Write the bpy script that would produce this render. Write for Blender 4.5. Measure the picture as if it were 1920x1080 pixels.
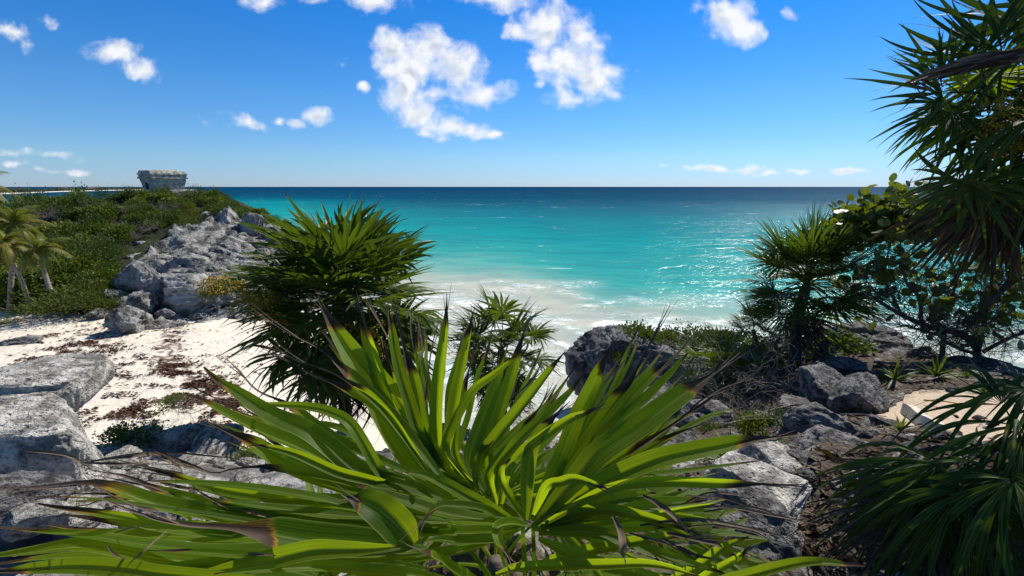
import bpy, bmesh, math, random
import numpy as np
from mathutils import Vector, Matrix, Euler

for o in list(bpy.data.objects):
    bpy.data.objects.remove(o)
scene = bpy.context.scene
COL = scene.collection
R = math.radians

# ------------------------------------------------------------------ camera
CAM = np.array([0.0, 0.0, 12.0])
F = 900.0
PITCH = math.atan(190.0 / F)
SP, CP = math.sin(PITCH), math.cos(PITCH)
cam_data = bpy.data.cameras.new("camera")
cam_data.sensor_width = 36.0
cam_data.lens = 36.0 * F / 1920.0
cam_data.clip_start = 0.05
cam_data.clip_end = 100000.0
cam = bpy.data.objects.new("camera", cam_data)
COL.objects.link(cam)
cam.location = CAM
cam.rotation_euler = (math.pi / 2 - PITCH, 0, 0)
scene.camera = cam

# ------------------------------------------------------------------ sun and sky
SUN_AZ, SUN_EL = R(40), R(45)          # azimuth from +Y towards +X
SUN_DIR = Vector((math.cos(SUN_EL) * math.sin(SUN_AZ), math.cos(SUN_EL) * math.cos(SUN_AZ), math.sin(SUN_EL)))
sun_data = bpy.data.lights.new("sun", 'SUN')
sun_data.energy = 5.0
sun_data.angle = R(0.5)
sun_data.color = (1.0, 0.95, 0.86)
sun = bpy.data.objects.new("sun", sun_data)
COL.objects.link(sun)
sun.rotation_euler = SUN_DIR.to_track_quat('Z', 'Y').to_euler()
scene.view_settings.view_transform = 'Standard'
scene.view_settings.look = 'None'
scene.view_settings.exposure = 0.3
scene.view_settings.gamma = 1.0
scene.cycles.max_bounces = 6
scene.cycles.transparent_max_bounces = 4
scene.cycles.sample_clamp_indirect = 6.0


class NT:
    """small helper that writes node trees"""
    def __init__(self, tree):
        self.t = tree
        self.t.nodes.clear()
    def n(self, kind, **kw):
        nd = self.t.nodes.new(kind)
        for k, v in kw.items():
            setattr(nd, k, v)
        return nd
    def l(self, a, b):
        self.t.links.new(a, b)
    def val(self, sock, v):
        if hasattr(v, 'is_output') or isinstance(v, bpy.types.NodeSocket):
            self.l(v, sock)
        else:
            sock.default_value = v
    def math(self, op, a, b=0.0, c=None, clamp=False):
        nd = self.n('ShaderNodeMath', operation=op, use_clamp=clamp)
        self.val(nd.inputs[0], a)
        self.val(nd.inputs[1], b)
        if c is not None:
            self.val(nd.inputs[2], c)
        return nd.outputs[0]
    def vmath(self, op, a, b=None, out=0):
        nd = self.n('ShaderNodeVectorMath', operation=op)
        self.val(nd.inputs[0], a)
        if b is not None:
            self.val(nd.inputs[1], b)
        return nd.outputs[out]
    def maprange(self, v, a, b, c=0.0, d=1.0, smooth=False):
        nd = self.n('ShaderNodeMapRange')
        nd.interpolation_type = 'SMOOTHSTEP' if smooth else 'LINEAR'
        self.val(nd.inputs[0], v)
        for i, q in enumerate((a, b, c, d)):
            nd.inputs[i + 1].default_value = q
        return nd.outputs[0]
    def mix(self, f, a, b, mode='MIX'):
        nd = self.n('ShaderNodeMixRGB', blend_type=mode)
        self.val(nd.inputs[0], f)
        self.val(nd.inputs[1], a if not isinstance(a, tuple) else (*a, 1) if len(a) == 3 else a)
        self.val(nd.inputs[2], b if not isinstance(b, tuple) else (*b, 1) if len(b) == 3 else b)
        return nd.outputs[0]
    def noise(self, vec, scale, detail=4.0, rough=0.55, dist=0.0, dim='3D'):
        nd = self.n('ShaderNodeTexNoise', noise_dimensions=dim)
        if vec is not None:
            self.l(vec, nd.inputs['Vector'])
        nd.inputs['Scale'].default_value = scale
        nd.inputs['Detail'].default_value = detail
        nd.inputs['Roughness'].default_value = rough
        nd.inputs['Distortion'].default_value = dist
        return nd.outputs[0]
    def voro(self, vec, scale, feature='F1', out='Distance', rnd=1.0):
        nd = self.n('ShaderNodeTexVoronoi', feature=feature)
        if vec is not None:
            self.l(vec, nd.inputs['Vector'])
        nd.inputs['Scale'].default_value = scale
        nd.inputs['Randomness'].default_value = rnd
        return nd.outputs[out]
    def ramp(self, f, stops, interp='LINEAR'):
        nd = self.n('ShaderNodeValToRGB')
        cr = nd.color_ramp
        cr.interpolation = interp
        while len(cr.elements) < len(stops):
            cr.elements.new(0.5)
        for e, (p, c) in zip(cr.elements, stops):
            e.position = p
            e.color = (*c, 1) if len(c) == 3 else c
        self.val(nd.inputs[0], f)
        return nd.outputs[0]
    def attr(self, name, out='Fac'):
        return self.n('ShaderNodeAttribute', attribute_name=name).outputs[out]
    def scalevec(self, vec, s):
        nd = self.n('ShaderNodeMapping')
        self.l(vec, nd.inputs[0])
        nd.inputs['Scale'].default_value = s
        return nd.outputs[0]


def build_world():
    w = bpy.data.worlds.new("World")
    scene.world = w
    w.use_nodes = True
    k = NT(w.node_tree)
    sky = k.n('ShaderNodeTexSky', sky_type='NISHITA')
    sky.sun_disc = False
    sky.sun_elevation = SUN_EL
    sky.sun_rotation = SUN_AZ
    sky.altitude = 10
    sky.air_density = 1.0
    sky.dust_density = 0.0
    sky.ozone_density = 3.0
    hs = k.n('ShaderNodeHueSaturation')
    hs.inputs['Hue'].default_value = 0.502
    hs.inputs['Saturation'].default_value = 1.22
    hs.inputs['Value'].default_value = 1.0
    k.l(sky.outputs[0], hs.inputs['Color'])
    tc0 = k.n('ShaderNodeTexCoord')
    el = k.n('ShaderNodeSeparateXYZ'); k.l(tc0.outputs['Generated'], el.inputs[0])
    grade = k.ramp(k.math('MAXIMUM', el.outputs[2], 0.0), [(0.0, (0.50, 0.72, 1.42)), (0.05, (0.55, 0.80, 1.20)), (0.16, (0.50, 0.88, 1.24)), (0.34, (0.18, 0.86, 1.34)), (0.46, (0.22, 0.82, 1.30)), (0.66, (1.15, 1.02, 0.92)), (1.0, (1.25, 1.05, 0.9))])  # unseen overhead sky made neutral and brighter to cut the blue ambient light
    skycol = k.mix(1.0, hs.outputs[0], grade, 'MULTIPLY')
    # clouds: a fixed map of directions (infinitely far), in the frame of a compass turned to the sea
    tc = k.n('ShaderNodeTexCoord')
    d = tc.outputs['Generated']
    fx = k.vmath('DOT_PRODUCT', d, (1, 0, 0), out=1)
    fy = k.vmath('DOT_PRODUCT', d, (0, CP, -SP), out=1)
    fz = k.vmath('DOT_PRODUCT', d, (0, SP, CP), out=1)
    fyc = k.math('MAXIMUM', fy, 0.05)
    u = k.math('DIVIDE', fx, fyc)
    v = k.math('DIVIDE', fz, fyc)
    cb = k.n('ShaderNodeCombineXYZ')
    k.l(u, cb.inputs[0]); k.l(v, cb.inputs[1])
    uv = cb.outputs[0]
    wn = k.n('ShaderNodeTexNoise')
    k.l(uv, wn.inputs['Vector'])
    wn.inputs['Scale'].default_value = 9.0
    wn.inputs['Detail'].default_value = 6.0
    wob = k.vmath('SUBTRACT', wn.outputs[1], (0.5, 0.5, 0.5))
    wob = k.vmath('MULTIPLY', wob, (0.06, 0.06, 0.0))
    uvw = k.vmath('ADD', uv, wob)
    blobs = [  # centre px, py, radii, tilt, weight
        (738, 95, 42, 40, 0, 1), (800, 88, 62, 42, 10, 1), (850, 128, 66, 46, 20, 1), (770, 130, 62, 36, 10, 1),
        (905, 178, 58, 20, -8, .85), (762, 172, 44, 40, 40, 1), (790, 212, 66, 34, 25, 1), (862, 234, 70, 20, 10, 1),
        (835, 170, 80, 34, 8, .75), (745, 185, 36, 24, 0, .9), (880, 108, 30, 24, 30, .7),
        (1025, 55, 64, 52, 30, 1), (1060, 105, 82, 66, 35, 1), (1105, 142, 58, 38, 20, 1), (972, 62, 26, 22, 0, .8),
        (1070, 182, 48, 22, -6, 1), (1145, 132, 36, 24, -20, .75), (1008, 165, 12, 10, 0, .8), (1080, 60, 46, 36, 35, 1),
        (222, 98, 52, 26, 14, .9), (266, 126, 40, 24, 20, .9),
        (596, 222, 26, 20, 15, .85), (562, 229, 20, 10, 15, .65), (680, 165, 15, 11, 25, .8),
        (692, 4, 66, 28, 5, .75), (490, 2, 44, 18, 10, .65), (582, 0, 34, 16, 0, .6), (930, -4, 120, 26, 5, .75),
        (1368, 32, 56, 48, 15, .85), (1402, 58, 46, 26, -15, .85), (1302, 12, 26, 18, 0, .65), (1480, 28, 22, 12, 0, .5),
        (1340, 317, 56, 7, -3, .75), (1392, 311, 36, 8, -3, .75), (1500, 315, 52, 6, 0, .7), (1240, 320, 20, 6, 0, .7),
        (1620, 314, 80, 6, 0, .65), (1430, 320, 40, 5, 0, .6),
        (34, 310, 34, 8, 5, .5), (24, 286, 40, 8, 8, .45), (80, 321, 36, 6, 5, .5), (152, 322, 24, 7, 0, .65), (100, 292, 50, 9, 5, .36),
        (460, 222, 40, 12, 20, .5), (640, 118, 14, 12, 0, .6), (92, 34, 26, 14, 20, .5), (20, 60, 60, 30, 20, .5),
        (532, 224, 12, 8, 0, .6), (1190, 125, 12, 8, 0, .5), (920, 244, 24, 8, -10, .8), (400, 220, 30, 14, 10, .45)]
    D = None
    for px, py, rx, ry, ang, wt in blobs:
        mp = k.n('ShaderNodeMapping', vector_type='TEXTURE')
        k.l(uvw, mp.inputs[0])
        mp.inputs['Location'].default_value = ((px - 960) / F, -(py - 540) / F, 0)
        mp.inputs['Rotation'].default_value = (0, 0, -R(ang))
        mp.inputs['Scale'].default_value = (rx * 1.36 / F, ry * 1.36 / F, 1)
        ln = k.vmath('LENGTH', mp.outputs[0], out=1)
        b = k.math('MULTIPLY_ADD', ln, -1.0 * wt, wt)
        if D is None:
            D = b
        else:
            sm = k.n('ShaderNodeMath', operation='SMOOTH_MAX')
            k.l(D, sm.inputs[0]); k.l(b, sm.inputs[1]); sm.inputs[2].default_value = 0.12
            D = sm.outputs[0]
    n1 = k.noise(uvw, 12.0, 10.0, 0.66)
    n2 = k.noise(uv, 5.0, 3.0, 0.5)
    e = k.math('MULTIPLY_ADD', k.math('SUBTRACT', n1, 0.5), 1.9, D)
    e = k.math('MULTIPLY_ADD', k.math('SUBTRACT', n2, 0.5), 0.5, e)
    bil = k.voro(uvw, 24.0, 'SMOOTH_F1')
    bil2 = k.voro(uvw, 55.0, 'SMOOTH_F1')
    e = k.math('ADD', e, k.math('MULTIPLY_ADD', bil, -0.75, k.math('MULTIPLY_ADD', bil2, -0.35, 0.44)))
    dens = k.maprange(e, 0.04, 0.86, 0, 1, True)
    front = k.math('GREATER_THAN', fy, 0.06)
    above = k.math('GREATER_THAN', k.vmath('DOT_PRODUCT', d, (0, 0, 1), out=1), 0.004)
    gate = k.maprange(D, 0.0, 0.16)
    dens = k.math('MULTIPLY', k.math('MULTIPLY', dens, k.math('MULTIPLY', front, above)), gate)
    n1s = k.noise(k.vmath('ADD', uvw, (0.016, 0.020, 0.0)), 12.0, 5.0, 0.55)
    n1b = k.noise(uvw, 12.0, 5.0, 0.55)
    bils = k.voro(k.vmath('ADD', uvw, (0.010, 0.014, 0.0)), 24.0, 'SMOOTH_F1')
    rl = k.math('ADD', k.math('SUBTRACT', n1s, n1b), k.math('MULTIPLY', k.math('SUBTRACT', bil, bils), 0.5))
    relief = k.maprange(rl, -0.08, 0.18, 0.0, 1.0, True)
    thick = k.math('MULTIPLY', k.maprange(e, 0.40, 1.0), relief, clamp=True)
    ccol = k.mix(thick, (0.92, 0.93, 0.95), (0.46, 0.54, 0.66))
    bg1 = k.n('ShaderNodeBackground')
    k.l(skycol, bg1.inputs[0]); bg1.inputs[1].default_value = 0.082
    bg2 = k.n('ShaderNodeBackground')
    k.l(ccol, bg2.inputs[0]); bg2.inputs[1].default_value = 0.86
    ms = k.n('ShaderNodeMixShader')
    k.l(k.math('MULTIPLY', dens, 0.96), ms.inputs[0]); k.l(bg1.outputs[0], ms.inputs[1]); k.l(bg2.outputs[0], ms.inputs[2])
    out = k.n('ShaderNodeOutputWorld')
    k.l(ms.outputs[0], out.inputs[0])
    w.cycles.sampling_method = 'MANUAL'
    w.cycles.sample_map_resolution = 512


build_world()

# ------------------------------------------------------------------ geometry helpers
def W(px, py, d):
    xr, yr = (px - 960) / F, -(py - 540) / F
    return CAM + d * np.array([xr, CP + yr * SP, -SP + yr * CP])

def G(px, py, z=0.0):
    xr, yr = (px - 960) / F, -(py - 540) / F
    dz = -SP + yr * CP
    return W(px, py, (z - CAM[2]) / dz)

def proj(P):
    q = np.asarray(P, float) - CAM
    fw = q[..., 1] * CP - q[..., 2] * SP
    up = q[..., 1] * SP + q[..., 2] * CP
    return 960 + F * q[..., 0] / fw, 540 - F * up / fw, fw

def _hash(i, j, k, s):
    h = (i * 374761393 + j * 668265263 + k * 2147483647 + s * 974634777) & 0xFFFFFFFF
    h = ((h ^ (h >> 13)) * 1274126177) & 0xFFFFFFFF
    h = h ^ (h >> 16)
    return (h & 0xFFFFFF) / float(0xFFFFFF)

def vnoise(p, seed=0):
    p = np.asarray(p, float)
    f = np.floor(p).astype(np.int64)
    t = p - f
    t = t * t * t * (t * (t * 6 - 15) + 10)
    r = 0
    for a in (0, 1):
        for b in (0, 1):
            for c in (0, 1):
                wgt = (t[..., 0] if a else 1 - t[..., 0]) * (t[..., 1] if b else 1 - t[..., 1]) * (t[..., 2] if c else 1 - t[..., 2])
                r = r + wgt * _hash(f[..., 0] + a, f[..., 1] + b, f[..., 2] + c, seed)
    return r * 2 - 1

def fbm(p, oct=5, seed=0, ridged=False, gain=0.5):
    p = np.asarray(p, float)
    a, s, tot = 1.0, 0.0, 0.0
    for i in range(oct):
        n = vnoise(p * (2.03 ** i) + i * 17.3, seed + i)
        if ridged:
            n = 1 - 2 * np.abs(n)
        s = s + a * n
        tot += a
        a *= gain
    return s / tot

def rbf(ctrl):
    """smooth surface through control points (x, y, z)"""
    c = np.asarray(ctrl, float)
    n = len(c)
    d = np.sqrt(((c[:, None, :2] - c[None, :, :2]) ** 2).sum(-1))
    A = np.zeros((n + 3, n + 3))
    A[:n, :n] = d
    A[:n, :n] += np.eye(n) * 1e-3
    A[:n, n] = 1; A[:n, n + 1:] = c[:, :2]
    A[n, :n] = 1; A[n + 1:, :n] = c[:, :2].T
    sol = np.linalg.solve(A, np.concatenate([c[:, 2], np.zeros(3)]))
    def f(x, y):
        x = np.asarray(x, float); y = np.asarray(y, float)
        r = sol[n] + sol[n + 1] * x + sol[n + 2] * y
        for i in range(n):
            r = r + sol[i] * np.hypot(x - c[i, 0], y - c[i, 1])
        return r
    return f

def seg_dist(x, y, pts):
    best = np.full(np.shape(x), 1e9)
    for (x0, y0), (x1, y1) in zip(pts[:-1], pts[1:]):
        dx, dy = x1 - x0, y1 - y0
        t = np.clip(((x - x0) * dx + (y - y0) * dy) / (dx * dx + dy * dy + 1e-9), 0, 1)
        best = np.minimum(best, np.hypot(x - x0 - t * dx, y - y0 - t * dy))
    return best

def inside(x, y, poly):
    r = np.zeros(np.shape(x), bool)
    j = len(poly) - 1
    for i in range(len(poly)):
        xi, yi = poly[i]; xj, yj = poly[j]
        c = ((yi > y) != (yj > y)) & (x < (xj - xi) * (y - yi) / (yj - yi + 1e-12) + xi)
        r ^= c
        j = i
    return r

class MB:
    """collects geometry with per-vertex uv and float attributes, links it as ONE mesh"""
    def __init__(self):
        self.v, self.f, self.uv, self.a, self.n = [], [], [], {'dry': [], 'tint': []}, 0
    def add(self, verts, faces, uv=None, dry=0.0, tint=0.5):
        verts = np.asarray(verts, float).reshape(-1, 3)
        m = len(verts)
        self.v.append(verts)
        self.f.extend([tuple(i + self.n for i in fc) for fc in faces])
        self.uv.append(np.zeros((m, 2)) if uv is None else np.asarray(uv, float))
        self.a['dry'].append(np.broadcast_to(np.asarray(dry, float), (m,)))
        self.a['tint'].append(np.broadcast_to(np.asarray(tint, float), (m,)))
        self.n += m
    def ribbon(self, pts, wid, nrm, fold=0.2, dry=0.0, tint=0.5, across=3, wavy=0.0):
        pts = np.asarray(pts, float); N = len(pts)
        T = np.gradient(pts, axis=0)
        T /= np.linalg.norm(T, axis=1)[:, None] + 1e-12
        nrm = np.broadcast_to(np.asarray(nrm, float), (N, 3))
        S = np.cross(T, nrm); S /= np.linalg.norm(S, axis=1)[:, None] + 1e-12
        Nn = np.cross(S, T)
        us = np.linspace(-1, 1, across)
        wid = np.broadcast_to(np.asarray(wid, float), (N,))
        V = np.zeros((N, across, 3))
        for q, u in enumerate(us):
            off = fold * abs(u) * wid / 2
            if wavy:
                off = off + wavy * wid * abs(u) * np.sin(np.arange(N) * 0.9 + 2.1 * u + tint * 20)
            V[:, q] = pts + S * (u * wid / 2)[:, None] * (1 - 0.25 * fold) + Nn * off[:, None]
        uv = np.zeros((N, across, 2))
        uv[..., 0] = us[None]; uv[..., 1] = np.linspace(0, 1, N)[:, None]
        fs = []
        for i in range(N - 1):
            for q in range(across - 1):
                a = i * across + q
                fs.append((a, a + 1, a + across + 1, a + across))
        dr = np.broadcast_to(np.asarray(dry, float), (N,))
        self.add(V.reshape(-1, 3), fs, uv.reshape(-1, 2), np.repeat(dr, across), tint)
    def tube(self, pts, rad, sides=6, dry=0.0, tint=0.5, cap=True):
        pts = np.asarray(pts, float); N = len(pts)
        rad = np.broadcast_to(np.asarray(rad, float), (N,))
        T = np.gradient(pts, axis=0)
        T /= np.linalg.norm(T, axis=1)[:, None] + 1e-12
        ref = np.array([0.31, 0.2, 0.93])
        S = np.cross(T, ref); S /= np.linalg.norm(S, axis=1)[:, None] + 1e-9
        B = np.cross(T, S)
        an = np.linspace(0, 2 * np.pi, sides, endpoint=False)
        V = pts[:, None] + rad[:, None, None] * (np.cos(an)[None, :, None] * S[:, None] + np.sin(an)[None, :, None] * B[:, None])
        fs = []
        for i in range(N - 1):
            for q in range(sides):
                a, b = i * sides + q, i * sides + (q + 1) % sides
                fs.append((a, b, b + sides, a + sides))
        if cap:
            fs.append(tuple(range(sides))[::-1])
            fs.append(tuple((N - 1) * sides + q for q in range(sides)))
        uv = np.zeros((N, sides, 2)); uv[..., 0] = 0.5; uv[..., 1] = np.linspace(0, 1, N)[:, None]
        self.add(V.reshape(-1, 3), fs, uv.reshape(-1, 2), dry, tint)
    def mesh(self, name, mat, smooth=True):
        me = bpy.data.meshes.new(name)
        V = np.concatenate(self.v) if self.v else np.zeros((0, 3))
        me.from_pydata(V.tolist(), [], self.f)
        uvl = me.uv_layers.new(name='uv')
        li = np.zeros(len(me.loops), np.int32)
        me.loops.foreach_get('vertex_index', li)
        uvl.data.foreach_set('uv', np.concatenate(self.uv)[li].astype(np.float32).ravel())
        for k, arrs in self.a.items():
            at = me.attributes.new(k, 'FLOAT', 'POINT')
            at.data.foreach_set('value', np.concatenate(arrs).astype(np.float32))
        if smooth:
            me.polygons.foreach_set('use_smooth', np.ones(len(me.polygons), bool))
        me.materials.append(mat)
        me.update()
        return me

def link(name, me, parent=None, loc=None, rot=None, scl=None):
    o = bpy.data.objects.new(name, me)
    COL.objects.link(o)
    if parent is not None:
        o.parent = parent
    if loc is not None:
        o.location = loc
    if rot is not None:
        o.rotation_euler = rot
    if scl is not None:
        o.scale = (scl,) * 3 if isinstance(scl, (int, float)) else scl
    return o

def tag(o, label=None, cat=None, group=None, kind=None):
    if label: o['label'] = label
    if cat: o['category'] = cat
    if group: o['group'] = group
    if kind: o['kind'] = kind
    return o

def empty(name, loc, label, cat, group=None):
    o = bpy.data.objects.new(name, None)
    COL.objects.link(o)
    o.location = loc
    o.empty_display_size = 0.3
    return tag(o, label, cat, group)

def spline(P, n):
    """Catmull-Rom through the control points, n samples"""
    P = np.asarray(P, float)
    Q = np.vstack([2 * P[0] - P[1], P, 2 * P[-1] - P[-2]])
    L = np.concatenate([[0], np.cumsum(np.linalg.norm(np.diff(P, axis=0), axis=1))])
    s = np.linspace(0, L[-1], n)
    out = []
    for q in s:
        i = min(max(np.searchsorted(L, q) - 1, 0), len(P) - 2)
        t = (q - L[i]) / (L[i + 1] - L[i] + 1e-9)
        a, b, c, d = Q[i], Q[i + 1], Q[i + 2], Q[i + 3]
        out.append(0.5 * ((2 * b) + (c - a) * t + (2 * a - 5 * b + 4 * c - d) * t * t + (3 * b - a - 3 * c + d) * t ** 3))
    return np.array(out)

def grid_mesh(name, X, Y, Z, mat, attrs=None):
    ny, nx = X.shape
    me = bpy.data.meshes.new(name)
    V = np.stack([X, Y, Z], -1).reshape(-1, 3)
    idx = np.arange(nx * ny).reshape(ny, nx)
    q = np.stack([idx[:-1, :-1], idx[:-1, 1:], idx[1:, 1:], idx[1:, :-1]], -1).reshape(-1, 4)
    me.vertices.add(len(V)); me.vertices.foreach_set('co', V.astype(np.float32).ravel())
    me.loops.add(len(q) * 4); me.loops.foreach_set('vertex_index', q.astype(np.int32).ravel())
    me.polygons.add(len(q)); me.polygons.foreach_set('loop_start', np.arange(0, len(q) * 4, 4, dtype=np.int32))
    me.polygons.foreach_set('loop_total', np.full(len(q), 4, np.int32))
    me.polygons.foreach_set('use_smooth', np.ones(len(q), bool))
    for k, a in (attrs or {}).items():
        at = me.attributes.new(k, 'FLOAT', 'POINT')
        at.data.foreach_set('value', np.asarray(a, np.float32).ravel())
    me.materials.append(mat)
    me.update(calc_edges=True)
    me.validate()
    return link(name, me)

# ------------------------------------------------------------------ materials
def new_mat(name):
    m = bpy.data.materials.new(name)
    m.use_nodes = True
    k = NT(m.node_tree)
    out = k.n('ShaderNodeOutputMaterial')
    return m, k, out

def principled(k, col, rough, spec=0.5, normal=None):
    p = k.n('ShaderNodeBsdfPrincipled')
    k.val(p.inputs['Base Color'], (*col, 1) if isinstance(col, tuple) else col)
    k.val(p.inputs['Roughness'], rough)
    p.inputs['Specular IOR Level'].default_value = spec
    if normal is not None:
        k.l(normal, p.inputs['Normal'])
    return p

def bump(k, h, dist, strength=1.0, prev=None):
    b = k.n('ShaderNodeBump')
    b.inputs['Strength'].default_value = strength
    b.inputs['Distance'].default_value = dist
    k.l(h, b.inputs['Height'])
    if prev is not None:
        k.l(prev, b.inputs['Normal'])
    return b.outputs[0]

def mat_leaf(name, dark, light, trans, tfac=0.4, rough=0.38, spec=0.4, dead=(0.20, 0.155, 0.12)):
    m, k, out = new_mat(name)
    dry = k.attr('dry')
    tint = k.math('MULTIPLY_ADD', k.math('SUBTRACT', k.n('ShaderNodeObjectInfo').outputs['Random'], 0.5), 0.55, k.attr('tint'), clamp=True)
    tc = k.n('ShaderNodeTexCoord')
    sep = k.n('ShaderNodeSeparateXYZ'); k.l(tc.outputs['UV'], sep.inputs[0])
    obj = tc.outputs['Object']
    cmb = k.n('ShaderNodeCombineXYZ')
    k.l(k.math('MULTIPLY', sep.outputs[0], 20.0), cmb.inputs[0])
    k.l(k.math('MULTIPLY', sep.outputs[1], 1.5), cmb.inputs[1])
    k.l(k.math('MULTIPLY', tint, 37.0), cmb.inputs[2])
    vein = k.noise(cmb.outputs[0], 1.0, 2.0, 0.5)
    blot = k.noise(obj, 9.0, 4.0, 0.6)
    spots = k.noise(obj, 60.0, 2.0, 0.5)
    g = k.mix(k.math('MULTIPLY_ADD', k.math('SUBTRACT', blot, 0.5), 0.9, tint, clamp=True), dark, light)
    g = k.mix(k.maprange(vein, 0.40, 0.66, 0.0, 0.55), g, (0.13, 0.20, 0.02))
    mid = k.maprange(k.math('ABSOLUTE', sep.outputs[0]), 0.03, 0.09, 0.55, 0.0)
    g = k.mix(mid, g, (0.30, 0.38, 0.09))
    g = k.mix(k.maprange(k.math('ABSOLUTE', sep.outputs[0]), 0.90, 0.97, 0.0, 0.6), g, (0.34, 0.40, 0.10))
    rag = k.math('ADD', k.math('MULTIPLY', k.math('SUBTRACT', blot, 0.5), 0.45), k.math('MULTIPLY', k.math('SUBTRACT', vein, 0.5), 0.55))
    rag = k.math('ADD', rag, k.math('MULTIPLY', sep.outputs[0], k.math('MULTIPLY', k.math('SUBTRACT', tint, 0.5), 0.5)))
    dd = k.math('ADD', rag, dry)
    dd = k.math('MULTIPLY', dd, k.math('GREATER_THAN', dry, 0.02))
    dr = k.ramp(dd, [(0.0, (0, 0, 0)), (0.28, (0.0, 0.0, 0.0)), (0.34, (1, 1, 1))])
    dcol = k.ramp(dd, [(0.25, (0.26, 0.30, 0.02)), (0.36, (0.40, 0.26, 0.02)), (0.42, (0.16, 0.06, 0.012)), (0.50, (0.035, 0.020, 0.012)),
                       (0.75, (0.065, 0.045, 0.032)), (1.0, dead)])
    col = k.mix(dr, g, dcol)
    col = k.mix(k.maprange(spots, 0.70, 0.78, 0, 0.5), col, (0.10, 0.06, 0.03))
    tr = k.mix(dr, k.mix(tint, tuple(c * 0.75 for c in trans), trans), k.mix(1.0, dcol, (0.9, 0.9, 0.9), 'MULTIPLY'))
    tr = k.mix(k.maprange(vein, 0.32, 0.62, 0.42, 0.0), tr, (0.05, 0.12, 0.0))
    nrm = bump(k, vein, 0.002, 0.5)
    p = principled(k, col, k.math('MULTIPLY_ADD', dr, 0.3, rough), spec, nrm)
    t = k.n('ShaderNodeBsdfTranslucent'); k.l(tr, t.inputs[0])
    ms = k.n('ShaderNodeMixShader')
    k.l(k.maprange(dd, 0.3, 0.6, tfac, tfac * 0.3), ms.inputs[0]); k.l(p.outputs[0], ms.inputs[1]); k.l(t.outputs[0], ms.inputs[2])
    k.l(ms.outputs[0], out.inputs[0])
    return m

def k_nz(k, vec, sc):
    nd = k.n('ShaderNodeTexNoise'); k.l(vec, nd.inputs['Vector']); nd.inputs['Scale'].default_value = sc; nd.inputs['Detail'].default_value = 3
    return nd.outputs[1]

def rock_color(k, obj, sc, lo, hi, warm=0.0):
    n = k.noise(obj, 1.3 * sc, 8.0, 0.62)
    f = k.noise(obj, 7.0 * sc, 5.0, 0.6)
    pit = k.voro(k.vmath('ADD', obj, k.vmath('MULTIPLY', k.vmath('SUBTRACT', k_nz(k, obj, 3.0 * sc), (0.5, 0.5, 0.5)), (0.35 / sc,) * 3)), 5.0 * sc, 'F1')
    crack = k.voro(k.scalevec(obj, (1, 1, 1.6)), 1.7 * sc, 'DISTANCE_TO_EDGE')
    c = k.ramp(n, [(0.28, tuple(x * 0.55 for x in lo)), (0.42, lo), (0.55, hi), (0.75, tuple(min(1, x * 1.22) for x in hi))])
    c = k.mix(k.maprange(f, 0.30, 0.5, 0.55, 0.0), c, tuple(x * 0.45 for x in lo))
    c = k.mix(k.maprange(pit, 0.10, 0.24, 0.6, 0.0), c, (0.045, 0.042, 0.04))
    st = k.noise(k.scalevec(obj, (1.4, 1.4, .5)), 0.9 * sc, 4.0, 0.6)
    c = k.mix(k.maprange(st, 0.56, 0.68, 0, 0.7), c, (0.09, 0.085, 0.08))
    h = k.math('MULTIPLY_ADD', k.math('MINIMUM', pit, 0.35), 1.5, k.math('MULTIPLY_ADD', n, 0.9, k.math('MULTIPLY', f, 0.55)))
    h = k.math('MULTIPLY_ADD', k.math('MINIMUM', crack, 0.06), 1.6, h)
    return c, h

def mat_rock(name, lo, hi, sc=1.0, bd=0.12):
    m, k, out = new_mat(name)
    obj = k.n('ShaderNodeTexCoord').outputs['Object']
    c, h = rock_color(k, obj, sc, lo, hi)
    p = principled(k, c, 0.85, 0.25, bump(k, h, bd / sc, 0.9))
    k.l(p.outputs[0], out.inputs[0])
    return m

def mat_plain(name, c1, c2, scale, rough=0.8, bd=0.01, stretch=(1, 1, 1)):
    m, k, out = new_mat(name)
    obj = k.scalevec(k.n('ShaderNodeTexCoord').outputs['Object'], stretch)
    n = k.noise(obj, scale, 6.0, 0.6)
    p = principled(k, k.mix(k.maprange(n, 0.35, 0.65), c1, c2), rough, 0.25, bump(k, n, bd, 0.8))
    k.l(p.outputs[0], out.inputs[0])
    return m

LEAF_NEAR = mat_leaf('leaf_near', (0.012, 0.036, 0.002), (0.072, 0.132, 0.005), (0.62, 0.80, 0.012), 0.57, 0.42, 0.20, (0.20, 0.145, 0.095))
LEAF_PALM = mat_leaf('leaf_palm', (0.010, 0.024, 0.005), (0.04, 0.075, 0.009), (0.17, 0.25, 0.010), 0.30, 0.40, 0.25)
LEAF_DARK = mat_leaf('leaf_shade_palm', (0.006, 0.016, 0.006), (0.018, 0.042, 0.010), (0.09, 0.15, 0.008), 0.22, 0.5, 0.12)  # darker copy of the palm leaf, shade put into its colour
LEAF_COCO = mat_leaf('leaf_coconut', (0.045, 0.075, 0.010), (0.17, 0.18, 0.02), (0.25, 0.26, 0.02), 0.35, 0.4, 0.4)
LEAF_BUSH = mat_leaf('leaf_bush', (0.012, 0.028, 0.005), (0.105, 0.145, 0.016), (0.16, 0.23, 0.015), 0.28, 0.5, 0.22)
LEAF_LIME = mat_leaf('leaf_lime_bush', (0.05, 0.075, 0.010), (0.20, 0.21, 0.022), (0.22, 0.26, 0.015), 0.28, 0.5, 0.22)
LEAF_DEEP = mat_leaf('leaf_deep_bush', (0.006, 0.016, 0.004), (0.045, 0.075, 0.012), (0.08, 0.13, 0.010), 0.24, 0.45, 0.25)
LEAF_OLIVE = mat_leaf('leaf_olive_bush', (0.05, 0.065, 0.012), (0.15, 0.155, 0.03), (0.18, 0.19, 0.03), 0.28, 0.55, 0.25)
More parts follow.
